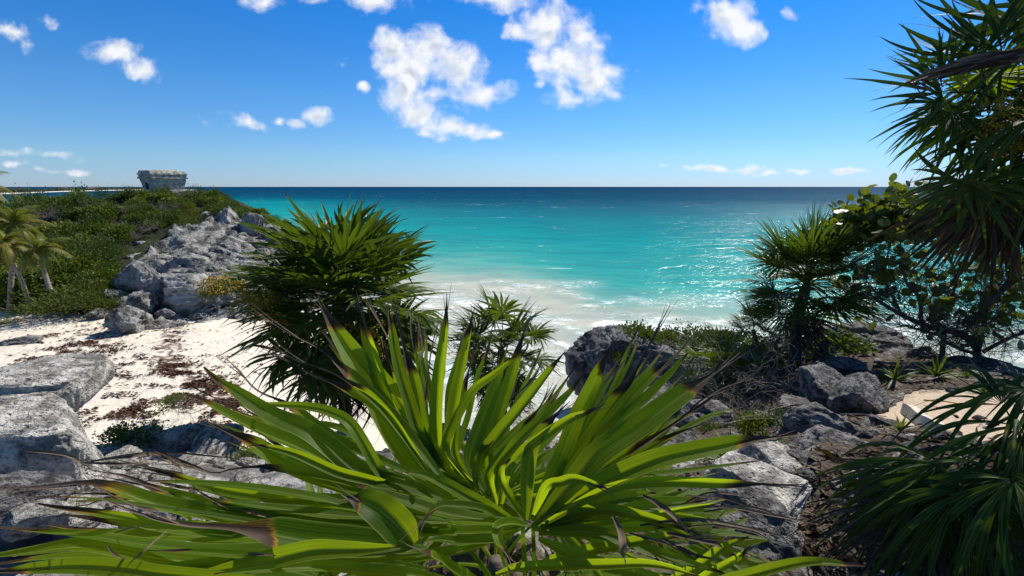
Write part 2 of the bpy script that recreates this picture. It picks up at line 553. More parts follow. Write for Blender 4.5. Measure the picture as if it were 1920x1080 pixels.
LEAF_GRAPE = mat_leaf('leaf_sea_grape', (0.018, 0.030, 0.008), (0.065, 0.08, 0.015), (0.24, 0.28, 0.012), 0.36, 0.4, 0.3)
FLOWER = mat_plain('yellow_flower', (0.50, 0.33, 0.02), (0.24, 0.17, 0.02), 20, 0.6)
BARK = mat_plain('palm_bark', (0.05, 0.038, 0.028), (0.17, 0.135, 0.10), 6, 0.9, 0.03, (1, 1, 3))
BARK_COCO = mat_plain('coconut_bark', (0.14, 0.115, 0.09), (0.36, 0.31, 0.26), 4, 0.9, 0.03, (1, 1, 4))
TWIG = mat_plain('grey_twig', (0.10, 0.08, 0.065), (0.30, 0.26, 0.22), 8, 0.85, 0.005)
TWIG_DARK = mat_plain('dark_branch', (0.035, 0.026, 0.02), (0.13, 0.095, 0.07), 6, 0.85, 0.01)
TWIG_BROWN = mat_plain('brown_branch', (0.05, 0.038, 0.03), (0.21, 0.165, 0.13), 6, 0.85, 0.01)
WOOD = mat_plain('bleached_wood', (0.50, 0.43, 0.33), (0.66, 0.58, 0.46), 6, 0.8, 0.004, (12, 12, 1))
ROCK_W = mat_rock('limestone_pale', (0.22, 0.205, 0.18), (0.56, 0.53, 0.475), 1.9, 0.12)
ROCK_G = mat_rock('limestone_grey', (0.075, 0.073, 0.07), (0.33, 0.32, 0.30), 0.75, 0.20)
ROCK_D = mat_rock('limestone_dark', (0.045, 0.042, 0.042), (0.21, 0.20, 0.195), 1.8, 0.10)
ROCK_CLIFF = mat_rock('limestone_sea_cliff', (0.035, 0.035, 0.038), (0.17, 0.17, 0.175), 0.8, 0.2)
MASONRY = None

def mat_masonry():
    m, k, out = new_mat('old_masonry')
    obj = k.n('ShaderNodeTexCoord').outputs['Object']
    n = k.noise(obj, 2.0, 7.0, 0.65)
    wob = k.vmath('ADD', obj, k.vmath('MULTIPLY', k.n('ShaderNodeTexNoise').outputs[1], (0.2, 0.2, 0.2)))
    st = k.scalevec(wob, (1.6, 1.6, 3.6))
    v = k.voro(st, 1.0, 'DISTANCE_TO_EDGE')
    cell = k.voro(st, 1.0, 'F1', 'Color')
    c = k.ramp(n, [(0.3, (0.20, 0.185, 0.165)), (0.5, (0.46, 0.43, 0.385)), (0.72, (0.66, 0.62, 0.56))])
    c = k.mix(0.25, c, cell, 'SOFT_LIGHT')
    c = k.mix(k.maprange(v, 0.0, 0.07, 0.75, 0), c, (0.05, 0.045, 0.04))
    h = k.math('MULTIPLY_ADD', k.math('MINIMUM', v, 0.15), 2.0, n)
    p = principled(k, c, 0.9, 0.2, bump(k, h, 0.12, 1.0))
    k.l(p.outputs[0], out.inputs[0])
    return m
MASONRY = mat_masonry()

def mat_sand():
    m, k, out = new_mat('coral_sand')
    pos = k.n('ShaderNodeNewGeometry').outputs['Position']
    n = k.noise(pos, 0.35, 6.0, 0.6)
    f = k.noise(pos, 3.0, 5.0, 0.65)
    c = k.mix(k.maprange(n, 0.3, 0.7), (0.66, 0.59, 0.48), (0.77, 0.70, 0.58))
    wet = k.attr('wet')
    c = k.mix(wet, c, (0.58, 0.56, 0.49))
    weed = k.attr('weed')
    w = k.noise(k.scalevec(pos, (1.0, 1.8, 1.0)), 1.3, 7.0, 0.7)
    wm = k.maprange(k.math('ADD', w, k.math('MULTIPLY', weed, 0.20)), 0.66, 0.74)
    c = k.mix(k.math('MULTIPLY', wm, 0.92), c, (0.10, 0.042, 0.022))
    fp = k.voro(pos, 1.4, 'SMOOTH_F1')
    h = k.math('MULTIPLY_ADD', k.math('MINIMUM', fp, 0.4), 1.0, k.math('MULTIPLY', f, 0.7))
    p = principled(k, c, 0.9, 0.2, bump(k, h, 0.16, 0.8))
    k.l(p.outputs[0], out.inputs[0])
    return m
SAND = mat_sand()

def mat_headland():
    m, k, out = new_mat('headland_ground')
    obj = k.n('ShaderNodeTexCoord').outputs['Object']
    c, h = rock_color(k, obj, 0.55, (0.07, 0.068, 0.065), (0.31, 0.30, 0.28))
    n = k.noise(obj, 1.1, 6, 0.65)
    gcol = k.ramp(n, [(0.35, (0.012, 0.016, 0.006)), (0.55, (0.03, 0.035, 0.012)), (0.7, (0.09, 0.08, 0.04))])
    rk = k.maprange(k.math('MULTIPLY_ADD', k.math('SUBTRACT', n, 0.5), 0.9, k.attr('rock')), 0.42, 0.55)
    c2 = k.mix(rk, gcol, c)
    p = principled(k, c2, 0.9, 0.2, bump(k, h, 0.30, 0.9))
    k.l(p.outputs[0], out.inputs[0])
    return m

def mat_bluff():
    m, k, out = new_mat('bluff_ground')
    obj = k.n('ShaderNodeTexCoord').outputs['Object']
    c, h = rock_color(k, obj, 1.5, (0.10, 0.095, 0.09), (0.36, 0.345, 0.33))
    n = k.noise(obj, 3.5, 7, 0.7)
    fine = k.noise(obj, 26, 4, 0.7)
    litter = k.ramp(fine, [(0.33, (0.035, 0.024, 0.017)), (0.5, (0.075, 0.052, 0.036)), (0.68, (0.21, 0.16, 0.115))])
    sand = k.mix(k.maprange(fine, 0.4, 0.62), (0.46, 0.35, 0.25), (0.62, 0.50, 0.38))
    rk = k.maprange(k.math('MULTIPLY_ADD', k.math('SUBTRACT', n, 0.5), 1.2, k.attr('rock')), 0.42, 0.56)
    sd = k.maprange(k.math('MULTIPLY_ADD', k.math('SUBTRACT', n, 0.5), 0.9, k.attr('sand')), 0.42, 0.58)
    c2 = k.mix(rk, litter, c)
    c2 = k.mix(sd, c2, sand)
    h2 = k.math('MULTIPLY_ADD', fine, 0.45, h)
    hb = k.mix(sd, h2, k.math('MULTIPLY', fine, 0.35))
    p = principled(k, c2, 0.92, 0.2, bump(k, hb, 0.09, 0.9))
    k.l(p.outputs[0], out.inputs[0])
    return m

def mat_sea():
    m, k, out = new_mat('sea_water')
    pos = k.n('ShaderNodeNewGeometry').outputs['Position']
    t = k.attr('offshore')            # metres out from the milky surf line
    foam = k.attr('foam')
    far = k.attr('far')
    big = k.noise(k.scalevec(pos, (0.35, 1.0, 1)), 0.012, 4, 0.6)
    med = k.noise(k.scalevec(pos, (0.55, 1.0, 1)), 0.10, 5, 0.6)
    tw = k.math('MULTIPLY_ADD', k.math('SUBTRACT', big, 0.5), k.math('MULTIPLY', k.math('ADD', t, 20), 0.9), t)
    tw = k.math('MULTIPLY_ADD', k.math('SUBTRACT', med, 0.5), k.math('MULTIPLY_ADD', t, 0.35, 16), tw)
    tw = k.math('MULTIPLY', tw, 0.70)
    lg = k.math('LOGARITHM', k.math('ADD', k.math('MAXIMUM', tw, -7), 8), 10.0)     # log10(t+8): 0 .. 3.6
    col = k.ramp(k.math('DIVIDE', lg, 3.6), [
        (0.05, (0.46, 0.455, 0.36)), (0.235, (0.36, 0.435, 0.345)), (0.30, (0.17, 0.40, 0.34)), (0.37, (0.04, 0.33, 0.29)),
        (0.48, (0.003, 0.27, 0.265)), (0.57, (0.001, 0.165, 0.20)), (0.66, (0.001, 0.080, 0.135)), (0.78, (0.0005, 0.055, 0.115)), (1.0, (0.0005, 0.040, 0.100))])
    # lace of foam
    wv = k.n('ShaderNodeTexNoise'); k.l(pos, wv.inputs['Vector']); wv.inputs['Scale'].default_value = 0.5; wv.inputs['Detail'].default_value = 4
    pw = k.vmath('ADD', pos, k.vmath('MULTIPLY', k.vmath('SUBTRACT', wv.outputs[1], (0.5, 0.5, 0.5)), (3.0, 3.0, 0)))
    e1 = k.voro(k.scalevec(pw, (0.7, 1.15, 1)), 0.9, 'DISTANCE_TO_EDGE')
    e2 = k.voro(k.scalevec(pw, (0.8, 1.2, 1)), 2.4, 'DISTANCE_TO_EDGE')
    fn = k.noise(k.scalevec(pw, (0.6, 1.2, 1)), 0.55, 7, 0.68)
    lace = k.math('MAXIMUM', k.maprange(e1, 0.0, 0.11, 1, 0), k.math('MULTIPLY', k.maprange(e2, 0.0, 0.09, 1, 0), 0.8))
    lace = k.math('MULTIPLY', lace, k.maprange(fn, 0.38, 0.60))
    dense = k.math('MULTIPLY', k.maprange(k.math('MULTIPLY_ADD', foam, 0.60, k.math('MULTIPLY', k.math('SUBTRACT', fn, 0.5), 1.6)), 0.22, 0.46), k.maprange(foam, 0.04, 0.25))
    lacem = k.math('MULTIPLY', lace, k.maprange(foam, 0.06, 0.45))
    wc = k.noise(k.scalevec(pos, (0.28, 1.0, 1)), 0.22, 6, 0.7)
    wc2 = k.noise(k.scalevec(pos, (1.0, 1.0, 1)), 0.02, 2, 0.5)
    caps = k.math('MULTIPLY', k.maprange(k.math('MULTIPLY_ADD', k.math('SUBTRACT', wc2, 0.5), 0.3, wc), 0.655, 0.70), k.maprange(t, 4, 30))
    fm = k.math('MAXIMUM', k.math('MAXIMUM', dense, lacem), caps, clamp=True)
    col = k.mix(k.math('MULTIPLY', fm, 0.95), col, (0.84, 0.85, 0.83))
    # waves
    w1 = k.noise(k.scalevec(pos, (0.45, 1.0, 1)), 0.28, 5, 0.6, 0.3)
    w2 = k.noise(k.scalevec(pos, (0.6, 1.0, 1)), 1.3, 4, 0.6, 0.2)
    w3 = k.noise(k.scalevec(pos, (0.4, 1.0, 1)), 0.05, 3, 0.5)
    col = k.mix(k.math('MULTIPLY', k.maprange(w3, 0.40, 0.62, 0.38, 0.0), k.maprange(t, 2, 30)), col, k.mix(1.0, col, (0.3, 0.72, 0.85), 'MULTIPLY'))
    col = k.mix(k.maprange(w1, 0.36, 0.60, 0.34, 0.0), col, k.mix(1.0, col, (0.25, 0.55, 0.7), 'MULTIPLY'))
    calm = k.maprange(t, -6, 10, 0.25, 1.0)
    h = k.math('MULTIPLY_ADD', w2, 0.28, k.math('MULTIPLY_ADD', w1, 1.0, k.math('MULTIPLY', w3, 2.0)))
    h = k.math('MULTIPLY_ADD', fm, 0.18, k.math('MULTIPLY', h, calm))
    b = bump(k, h, 0.75, 1.0)
    rough = k.math('MAXIMUM', k.math('MULTIPLY', fm, 0.7), k.math('MULTIPLY_ADD', k.maprange(w2, 0.35, 0.65, -0.5, 0.5), 0.12, k.maprange(far, 0, 1, 0.12, 0.32)))
    p = principled(k, col, 0.9, 0.0, bump(k, h, 0.35, 1.0))
    gl = k.n('ShaderNodeBsdfGlossy')
    gl.inputs['Color'].default_value = (1, 1, 1, 1)
    k.val(gl.inputs['Roughness'], rough)
    k.l(b, gl.inputs['Normal'])
    fr = k.n('ShaderNodeFresnel'); fr.inputs['IOR'].default_value = 1.33
    k.l(b, fr.inputs['Normal'])
    ms = k.n('ShaderNodeMixShader')
    fac = k.math('MULTIPLY', k.math('MINIMUM', k.math('MULTIPLY', fr.outputs[0], 0.55), k.maprange(far, 0.1, 1.0, 0.08, 0.014)), k.math('SUBTRACT', 1.0, k.math('MULTIPLY', fm, 0.8)))
    k.l(fac, ms.inputs[0]); k.l(p.outputs[0], ms.inputs[1]); k.l(gl.outputs[0], ms.inputs[2])
    k.l(ms.outputs[0], out.inputs[0])
    return m

# ------------------------------------------------------------------ the sea
SHORE_X = np.array([-400, -120, -60, -30, -9, 0, 5, 8.5, 20, 40, 80, 400], float)
SHORE_Y = np.array([110, 90, 80, 72, 67, 66, 61, 47, 43, 38, 28, 20], float)

def px_line(pts, z=0.0):
    return [tuple(G(a, b, z)[:2]) for a, b in pts]

FOAM_LINES = [
    (px_line([(820, 560), (900, 575), (960, 590)]), 4.5, .55), (px_line([(850, 590), (930, 610), (1000, 600)]), 4.0, .55),
    (px_line([(930, 550), (1010, 538), (1085, 532)]), 3.2, .42),
    (px_line([(1135, 606), (1200, 612), (1280, 616), (1400, 628), (1500, 640)]), 1.5, .98),
    (px_line([(1150, 614), (1280, 628), (1400, 640)]), 1.3, .85),
    (px_line([(1015, 636), (1050, 645), (1075, 660), (1100, 680)]), 0.5, .85),
    (px_line([(1030, 690), (1070, 680), (1090, 700)]), 3.5, .42), (px_line([(1000, 720), (1060, 740), (1080, 770)]), 3.0, .42),
    (px_line([(860, 640), (980, 650)]), 3.0, .42), (px_line([(1150, 590), (1260, 600), (1360, 608)]), 1.8, .45),
    (px_line([(1290, 560), (1400, 570)]), 2.4, .34), (px_line([(1600, 600), (1660, 604), (1720, 598)]), 1.8, .6),
    (px_line([(1640, 615), (1700, 622)]), 1.6, .55), (px_line([(1860, 690), (1960, 670), (2100, 650)]), 2.0, .6),
    (px_line([(1440, 560), (1560, 580), (1640, 590)]), 2.4, .40), (px_line([(860, 700), (960, 740), (1040, 800)]), 4.0, .46), (px_line([(780, 640), (840, 690), (900, 760)]), 2.0, .5), (px_line([(760, 690), (800, 740), (860, 810)]), .8, .62),
    (px_line([(880, 640), (960, 665), (1020, 700)]), 1.0, .62), (px_line([(850, 600), (940, 622), (1010, 618)]), .9, .66), (px_line([(1040, 606), (1090, 625), (1130, 646)]), .7, .6), (px_line([(835, 535), (930, 528), (1040, 545), (1110, 560)]), 1.4, .44), (px_line([(900, 700), (980, 720), (1050, 700)]), .6, .6), (px_line([(1100, 575), (1180, 560), (1260, 575)]), 1.6, .36)]

def build_sea():
    r = np.concatenate([[4, 8, 12, 15], 18 * 1.012 ** np.arange(0, 660)])
    az = np.radians(np.arange(-80, 80.01, 0.4))
    Rr, A = np.meshgrid(r, az, indexing='ij')
    X, Y = Rr * np.sin(A), Rr * np.cos(A)
    xs = np.arange(-420, 420, 0.5); ys = np.interp(xs, SHORE_X, SHORE_Y)
    ker = np.hanning(29); ys = np.convolve(np.pad(ys, 14, mode='edge'), ker / ker.sum(), 'valid')
    t = Y - np.interp(X, xs, ys) + 2.2 * vnoise(np.stack([X * .11, Y * .16, X * 0], -1), 77) + 1.2 * vnoise(np.stack([X * .33, Y * .4, X * 0], -1), 78)
    ratio = X / np.maximum(Y, 1)
    bay = np.clip((-0.16 - ratio) / 0.3, 0, 1)
    t = np.where(t > 0, t * (1 - 0.62 * bay * np.clip((600 - t) / 300, 0, 1)), t)
    right = np.clip((ratio - 0.25) / 0.5, 0, 1)
    t = np.where(t > 0, t * (1 - 0.12 * right), t)
    near = Rr < 400
    foam = np.zeros_like(X)
    for pts, wd, amp in FOAM_LINES:
        d = seg_dist(X[near], Y[near], pts)
        foam[near] = np.maximum(foam[near], amp * np.exp(-(d / wd) ** 2))
    fade = np.clip((260 - Rr) / 200, 0, 1)
    P = np.stack([X * 0.09, Y * 0.16, X * 0], -1)
    ph = Y * 0.55 + 1.6 * vnoise(np.stack([X * .03, Y * .03, X * 0], -1), 5) + 0.15 * X
    amp = np.clip((t + 6) / 30, 0.1, 1)
    Z = fade * (0.10 * fbm(P, 3, 3) + 0.12 * amp * np.sin(ph) ** 3) + 0.10 * foam * fade
    grid_mesh('sea', X, Y, Z, mat_sea(), {'offshore': t, 'foam': foam, 'far': np.clip(Rr / 500, 0, 1)})['kind'] = 'structure'
build_sea()

# ------------------------------------------------------------------ beach
WATERLINE = [tuple(G(*p)[:2]) for p in [(470, 548), (600, 580), (680, 625), (735, 670), (775, 715), (800, 760), (840, 810)]]
FOOT = [(-40, 16), (-24, 15), (-14, 15), (-8, 16.5), (-3, 18), (1, 20), (3, 21)]

def build_beach():
    c = []
    for (x, y) in WATERLINE:
        c.append((x, y, 0.05)); c.append((x + 6, y + 3.0, -0.55)); c.append((x + 14, y + 8, -1.6))
    for p in [(0, 620), (0, 700), (120, 640), (200, 700), (300, 640), (330, 740), (420, 680), (-300, 640), (-300, 800), (420, 790), (250, 620), (380, 610)]:
        c.append(tuple(G(*p, 1.1)))
    c += [(-60, 30, 1.5), (-60, 60, 1.3), (-30, 14, 1.5), (-12, 13, 1.0), (0, 14, 0.4), (4, 17, 0.0), (10, 20, -1.5), (-40, 60, 1.1), (-25, 60, .2)]
    f = rbf(c)
    X, Y = np.meshgrid(np.arange(-75, 22, 0.3), np.arange(10, 70, 0.3))
    Z = f(X, Y)
    P = np.stack([X, Y, X * 0], -1)
    Z += 0.07 * fbm(P * 0.5, 4, 11) + 0.05 * fbm(P * 2.2, 3, 12) * np.clip(Z, 0, 1)
    U, V, _ = proj(np.stack([X, Y, Z], -1))
    weed = np.zeros_like(X)
    lines = [([(325, 605), (318, 640), (325, 680), (370, 715), (430, 745), (470, 760)], 1.1, 1.0), ([(60, 690), (130, 660), (200, 632)], 1.5, .8),
             ([(60, 640), (110, 625), (180, 615)], .9, .6), ([(40, 665), (90, 650)], .7, .6)]
    for pts, wd, amp in lines:
        wpts = [tuple(G(a, b, 1.1)[:2]) for a, b in pts]
        weed = np.maximum(weed, amp * np.exp(-(seg_dist(X, Y, wpts) / wd) ** 2))
    weed = np.maximum(weed, 0.30 * ((U > 100) & (U < 480) & (V > 660)))
    wet = np.clip((0.45 - Z) / 0.35, 0, 1)
    grid_mesh('beach', X, Y, Z, SAND, {'weed': weed, 'wet': wet})['kind'] = 'structure'
    return f
beach_z = build_beach()

# ------------------------------------------------------------------ headland
def Wl(*a):
    return [tuple(W(*q)) for q in a]
HC = [tuple(G(*p, 0.7)) for p in [(-300, 590), (-200, 590), (0, 592), (100, 594), (200, 604), (258, 628), (330, 606), (420, 596), (500, 578), (570, 556)]]
HC += Wl((-300, 392, 78), (-100, 392, 76), (60, 388, 75), (130, 382, 75), (200, 374, 75), (250, 362, 75), (300, 359, 76), (345, 361, 75), (400, 384, 74), (450, 402, 74), (500, 428, 72), (540, 452, 72),
         (60, 528, 45), (150, 510, 49), (60, 462, 56), (200, 462, 58), (280, 432, 62), (330, 478, 54), (250, 545, 46), (300, 566, 43), (380, 530, 49),
         (400, 440, 62), (430, 412, 69), (400, 475, 57), (470, 418, 69), (450, 490, 57), (500, 510, 54), (520, 470, 64), (-200, 500, 52), (-200, 440, 62))
HC += [(-55, 88, 11.2), (-48, 90, 8), (-38, 92, 2), (-70, 92, 7), (-90, 92, 4), (-110, 110, -2), (-60, 115, -3), (-30, 100, -2.5), (-26, 84, -2), (-24, 66, -1.5), (-20, 56, -1.2)]
headland_raw = rbf(HC)
ROCKY = [tuple(W(*q)[:2]) for q in [(205, 640, 36), (205, 560, 43), (230, 510, 49), (295, 475, 56), (330, 446, 62), (395, 420, 66), (425, 402, 71), (470, 404, 72), (540, 425, 76), (640, 450, 78), (640, 600, 44)]]

def headland_z(x, y):
    x = np.asarray(x, float); y = np.asarray(y, float)
    z = headland_raw(x, y)
    P = np.stack([x, y, x * 0], -1)
    rk = inside(x, y, ROCKY).astype(float)
    z = z + (0.35 + 0.95 * rk) * fbm(P * 0.33, 5, 21, ridged=True, gain=.55) * np.clip((z + 1) / 2, 0, 1)
    return z

def build_headland():
    X, Y = np.meshgrid(np.arange(-110, -12, 0.3), np.arange(32, 112, 0.3))
    rk = inside(X, Y, ROCKY).astype(float)
    Z = headland_z(X, Y)
    P = np.stack([X, Y, Z], -1)
    Z += rk * (0.42 * fbm(P * 0.9, 4, 31, ridged=True) + 0.16 * vnoise(P * 3.1, 8))
    X2 = X + rk * 0.35 * fbm(P * 0.8, 3, 41); Y2 = Y + rk * 0.35 * fbm(P * 0.8, 3, 51)
    grid_mesh('headland_hill', X2, Y2, Z, mat_headland(), {'rock': rk})['kind'] = 'structure'
build_headland()

# ------------------------------------------------------------------ the bluff we stand on
BC = [(0, -6, 10.4), (0, 0, 10.15), (-2, .5, 10.1), (2, .5, 10.2), (-6, -3, 10.2), (6, -3, 10.5), (-6, 2, 9.9), (8, 2, 10.0), (12, 0, 10.2), (-12, 0, 9.5)]
BC += Wl((1480, 900, 3.6), (1400, 1060, 2.7), (1700, 900, 3.4), (1900, 900, 3.3), (1770, 790, 5), (1900, 790, 4.9), (1650, 800, 5), (1500, 790, 5.8), (1440, 860, 4.4),
         (1300, 870, 5), (1250, 830, 7.5), (1330, 760, 10), (1400, 715, 10), (1490, 694, 10), (1600, 655, 11.5), (1700, 690, 9), (1800, 690, 9), (1900, 702, 8.5), (2050, 702, 8.5),
         (60, 900, 4), (0, 860, 5.5), (100, 950, 3.2), (200, 905, 4), (300, 862, 6), (420, 850, 7), (200, 840, 6.5), (650, 862, 6.4), (900, 848, 6.5), (1050, 832, 7), (600, 1000, 3), (960, 1050, 2.3), (1150, 900, 4.5),
         (-200, 880, 6))
BC += [(-14, 13, 2.0), (-9, 14, 1.5), (-4, 15, .8), (1, 17, 0), (4, 18, -.6), (-20, 10, 3), (-30, 6, 4), (5, 17, 1.2), (8.5, 18, 4.0), (11, 23, 3.0),
       (7.0, 22, 1.0), (14, 24, -1), (12, 16, 3.2), (14, 13.5, 1), (16, 11, 0), (20, 9, -1), (26, 8, -2), (18, 15, -2.5), (3, 24, -2.0), (8, 30, -2.5), (14, 30, -2.5), (-2, 22, -1.0), (-10, 20, .2), (-22, 17, .8), (-40, 12, 1.2)]
bluff_raw = rbf(BC)
PATH = [tuple(W(*q)[:2]) for q in [(1640, 770, 5.6), (1720, 735, 6.6), (1830, 735, 6.4), (1930, 770, 5.3), (2050, 850, 4), (1900, 860, 3.8), (1830, 850, 4.0), (1790, 838, 4.3), (1760, 812, 4.7), (1700, 815, 4.8), (1620, 800, 5.2)]]

def bluff_z(x, y):
    x = np.asarray(x, float); y = np.asarray(y, float)
    P = np.stack([x, y, x * 0], -1)
    path = inside(x, y, PATH).astype(float)
    return bluff_raw(x, y) + (1 - path * .85) * (0.14 * fbm(P * 0.9, 4, 61, ridged=True) + 0.05 * fbm(P * 4, 3, 62))

def build_bluff():
    x = np.concatenate([np.arange(-32, -9, .3), np.arange(-9, 13, 0.07), np.arange(13, 30, .3)])
    y = np.concatenate([np.arange(-8, 0.5, .3), np.arange(0.5, 13, 0.07), np.arange(13, 31, .16)])
    X, Y = np.meshgrid(x, y)
    Z = bluff_z(X, Y)
    gy, gx = np.gradient(Z)
    P = np.stack([X, Y, Z], -1)
    slope = np.clip((8.0 - Z) / 2.0, 0, 1)
    Z = Z + slope * (0.6 * fbm(P * 0.5, 4, 71, ridged=True) + 0.2 * fbm(P * 2, 3, 72, ridged=True))
    sand = inside(X, Y, PATH).astype(float)
    left = np.clip((-X - 0.4) / 1.0, 0, 1)
    rock = np.clip(0.38 + 0.5 * left + slope * .6, 0, 1)
    grid_mesh('bluff_ground', X, Y, Z, mat_bluff(), {'rock': rock, 'sand': sand})['kind'] = 'structure'
build_bluff()

# ------------------------------------------------------------------ far coast
def build_far_coast():
    front = [(-900, 372, 500), (-200, 367, 700), (0, 364.0, 0), (60, 361.8, 0), (120, 359.5, 0), (180, 358.0, 0), (240, 356.6, 0), (300, 355.2, 0), (332, 354.0, 0)]
    line = np.array([G(a, b, 0.0) for a, b, _ in front])
    t = spline(line, 220)
    n = 14
    X = np.zeros((n, 220)); Y = np.zeros((n, 220)); Z = np.zeros((n, 220))
    dirv = t[:, :2] / np.linalg.norm(t[:, :2], axis=1)[:, None]
    side = np.stack([-np.abs(dirv[:, 1]), dirv[:, 0] * 0 + 0.35], -1)
    side /= np.linalg.norm(side, axis=1)[:, None]
    for i in range(n):
        off = 10.0 * i ** 1.6
        P = t[:, :2] + dirv * off * 0.9 + side * off * 0.3
        X[i], Y[i], Z[i] = P[:, 0], P[:, 1], [-0.5, 0.8, 1.6, 2.0][min(i, 3)]
    grid_mesh('far_shore', X, Y, Z, mat_plain('far_sand', (0.78, 0.74, 0.66), (0.66, 0.62, 0.54), .05, 0.9))['kind'] = 'structure'
    rng = np.random.default_rng(5)
    mb = MB()
    for j in range(0, 219):
        for q in range(26):
            f = rng.random()
            p = t[j, :2] * (1 - f) + t[j + 1, :2] * f
            off = 26 + 60 * rng.random() ** 1.2 + 0.02 * np.linalg.norm(p)
            c = np.array([*(p + dirv[j] * off), 0])
            hgt = 5.5 + 3.2 * rng.random() + 1.5 * math.sin(j * .21)
            s = 2.0 + 3.0 * rng.random()
            a = rng.random() * 6.28
            d1 = np.array([math.cos(a), math.sin(a), 0]) * s
            d2 = np.array([-math.sin(a), math.cos(a), 0]) * s
            V = [c + d1, c + d2, c - d1, c - d2, c + d1 * 1.2 + [0, 0, hgt * .7], c + d2 * 1.1 + [0, 0, hgt * .8], c - d1 * .9 + [0, 0, hgt * .7], c - d2 + [0, 0, hgt * .75], c + [0, 0, hgt]]
            mb.add(V, [(0, 1, 5, 4), (1, 2, 6, 5), (2, 3, 7, 6), (3, 0, 4, 7), (4, 5, 8), (5, 6, 8), (6, 7, 8), (7, 4, 8)], tint=rng.random())
    o = link('far_treeline', mb.mesh('far_treeline', mat_plain('far_trees', (0.010, 0.024, 0.016), (0.035, 0.055, 0.030), .15, 0.9), False))
    tag(o, kind='stuff')
    # low resort houses among the far trees
    for i, (px, py, wd, hh, lab) in enumerate([(120, 355.6, 26, 9, 'tiny brown peaked house among the far left trees across the bay'),
                                              (176, 355.2, 40, 8, 'long low pinkish house at the tip of the far tree line')]):
        g = G(px, py + 1.6, 0.0)
        e = empty('beach_house', tuple(g + np.array([0, 0, 1.5])), lab, 'house')
        w2, d2 = wd / 2, 7
        mb = MB()
        mb.add([(-w2, -d2, 0), (w2, -d2, 0), (w2, d2, 0), (-w2, d2, 0), (-w2, -d2, hh * .55), (w2, -d2, hh * .55), (w2, d2, hh * .55), (-w2, d2, hh * .55)],
               [(0, 1, 5, 4), (1, 2, 6, 5), (2, 3, 7, 6), (3, 0, 4, 7)])
        link('wall', mb.mesh('wall', mat_plain('far_wall', (0.40, 0.27, 0.20), (0.5, 0.36, 0.28), .3), False), e)
        mb = MB()
        h0 = hh * .55 + .05
        mb.add([(-w2 - 1, -d2 - 1, h0), (w2 + 1, -d2 - 1, h0), (w2 + 1, d2 + 1, h0), (-w2 - 1, d2 + 1, h0), (-w2 * .6, 0, hh), (w2 * .6, 0, hh)],
               [(0, 1, 5, 4), (1, 2, 5), (2, 3, 4, 5), (3, 0, 4), (3, 2, 1, 0)])
        link('roof', mb.mesh('roof', mat_plain('far_thatch', (0.16, 0.10, 0.08), (0.25, 0.16, 0.12), .3), False), e)
        e.rotation_euler = (0, 0, math.atan2(-g[0], g[1]))
build_far_coast()

# ------------------------------------------------------------------ rocks
def rock_mesh(name, mat, seed, box=0.0, cuts=7, rough=0.16, sub=5, flat_top=None, strata=0.0):
    rng = np.random.default_rng(seed)
    bm = bmesh.new()
    bmesh.ops.create_icosphere(bm, subdivisions=sub, radius=1.0)
    bm.verts.ensure_lookup_table()
    V = np.array([v.co[:] for v in bm.verts])
    if box:
        V = np.sign(V) * np.abs(V) ** (1 - box)
    for _ in range(cuts):
        n = rng.normal(size=3); n /= np.linalg.norm(n)
        h = 0.55 + 0.38 * rng.random()
        d = V @ n - h
        V = V - np.where(d > 0, d * 0.92, 0)[:, None] * n
    if flat_top is not None:
        d = V[:, 2] - flat_top
        V[:, 2] -= np.where(d > 0, d * 0.94, 0)
    N = V / (np.linalg.norm(V, axis=1)[:, None] + 1e-9)
    o = seed * 3.71
    disp = rough * (0.8 * fbm(V * 1.1 + o, 4, seed) + 0.75 * fbm(V * 2.6 + o, 5, seed + 1, ridged=True, gain=.62) + 0.40 * fbm(V * 8 + o, 3, seed + 2, ridged=True, gain=.6))
    V = V + N * disp[:, None]
    if strata:
        s = V[:, 2] * 6 + 0.8 * fbm(V * 1.5 + o, 3, seed + 7)
        V[:, :2] *= (1 + strata * np.sign(np.sin(s)) * np.abs(np.sin(s)) ** .5)[:, None]
    for v, c in zip(bm.verts, V):
        v.co = c
    me = bpy.data.meshes.new(name)
    bm.to_mesh(me); bm.free()
    me.polygons.foreach_set('use_smooth', np.ones(len(me.polygons), bool))
    me.materials.append(mat)
    return me

PROTO_G = [rock_mesh('boulder', ROCK_G, 100 + i, [0, .15, .3, .1, .25][i], 8, 0.20) for i in range(5)]
PROTO_D = [rock_mesh('rock', ROCK_D, 200 + i, [.1, .3, .2, 0][i], 8, 0.13) for i in range(4)]
SLAB = [rock_mesh('limestone_ledge', ROCK_W, 350 + i, .62, 3, .085, 6, .72, .03) for i in range(2)]
PROTO_W = [rock_mesh('rock', ROCK_W, 300 + i, [.3, .4, .2, .1][i], 7, 0.14) for i in range(4)]

def rock(name, me, loc, size, rot, label, cat='rock', group=None):
    o = link(name, me, None, tuple(loc), rot, size)
    return tag(o, label, cat, group)

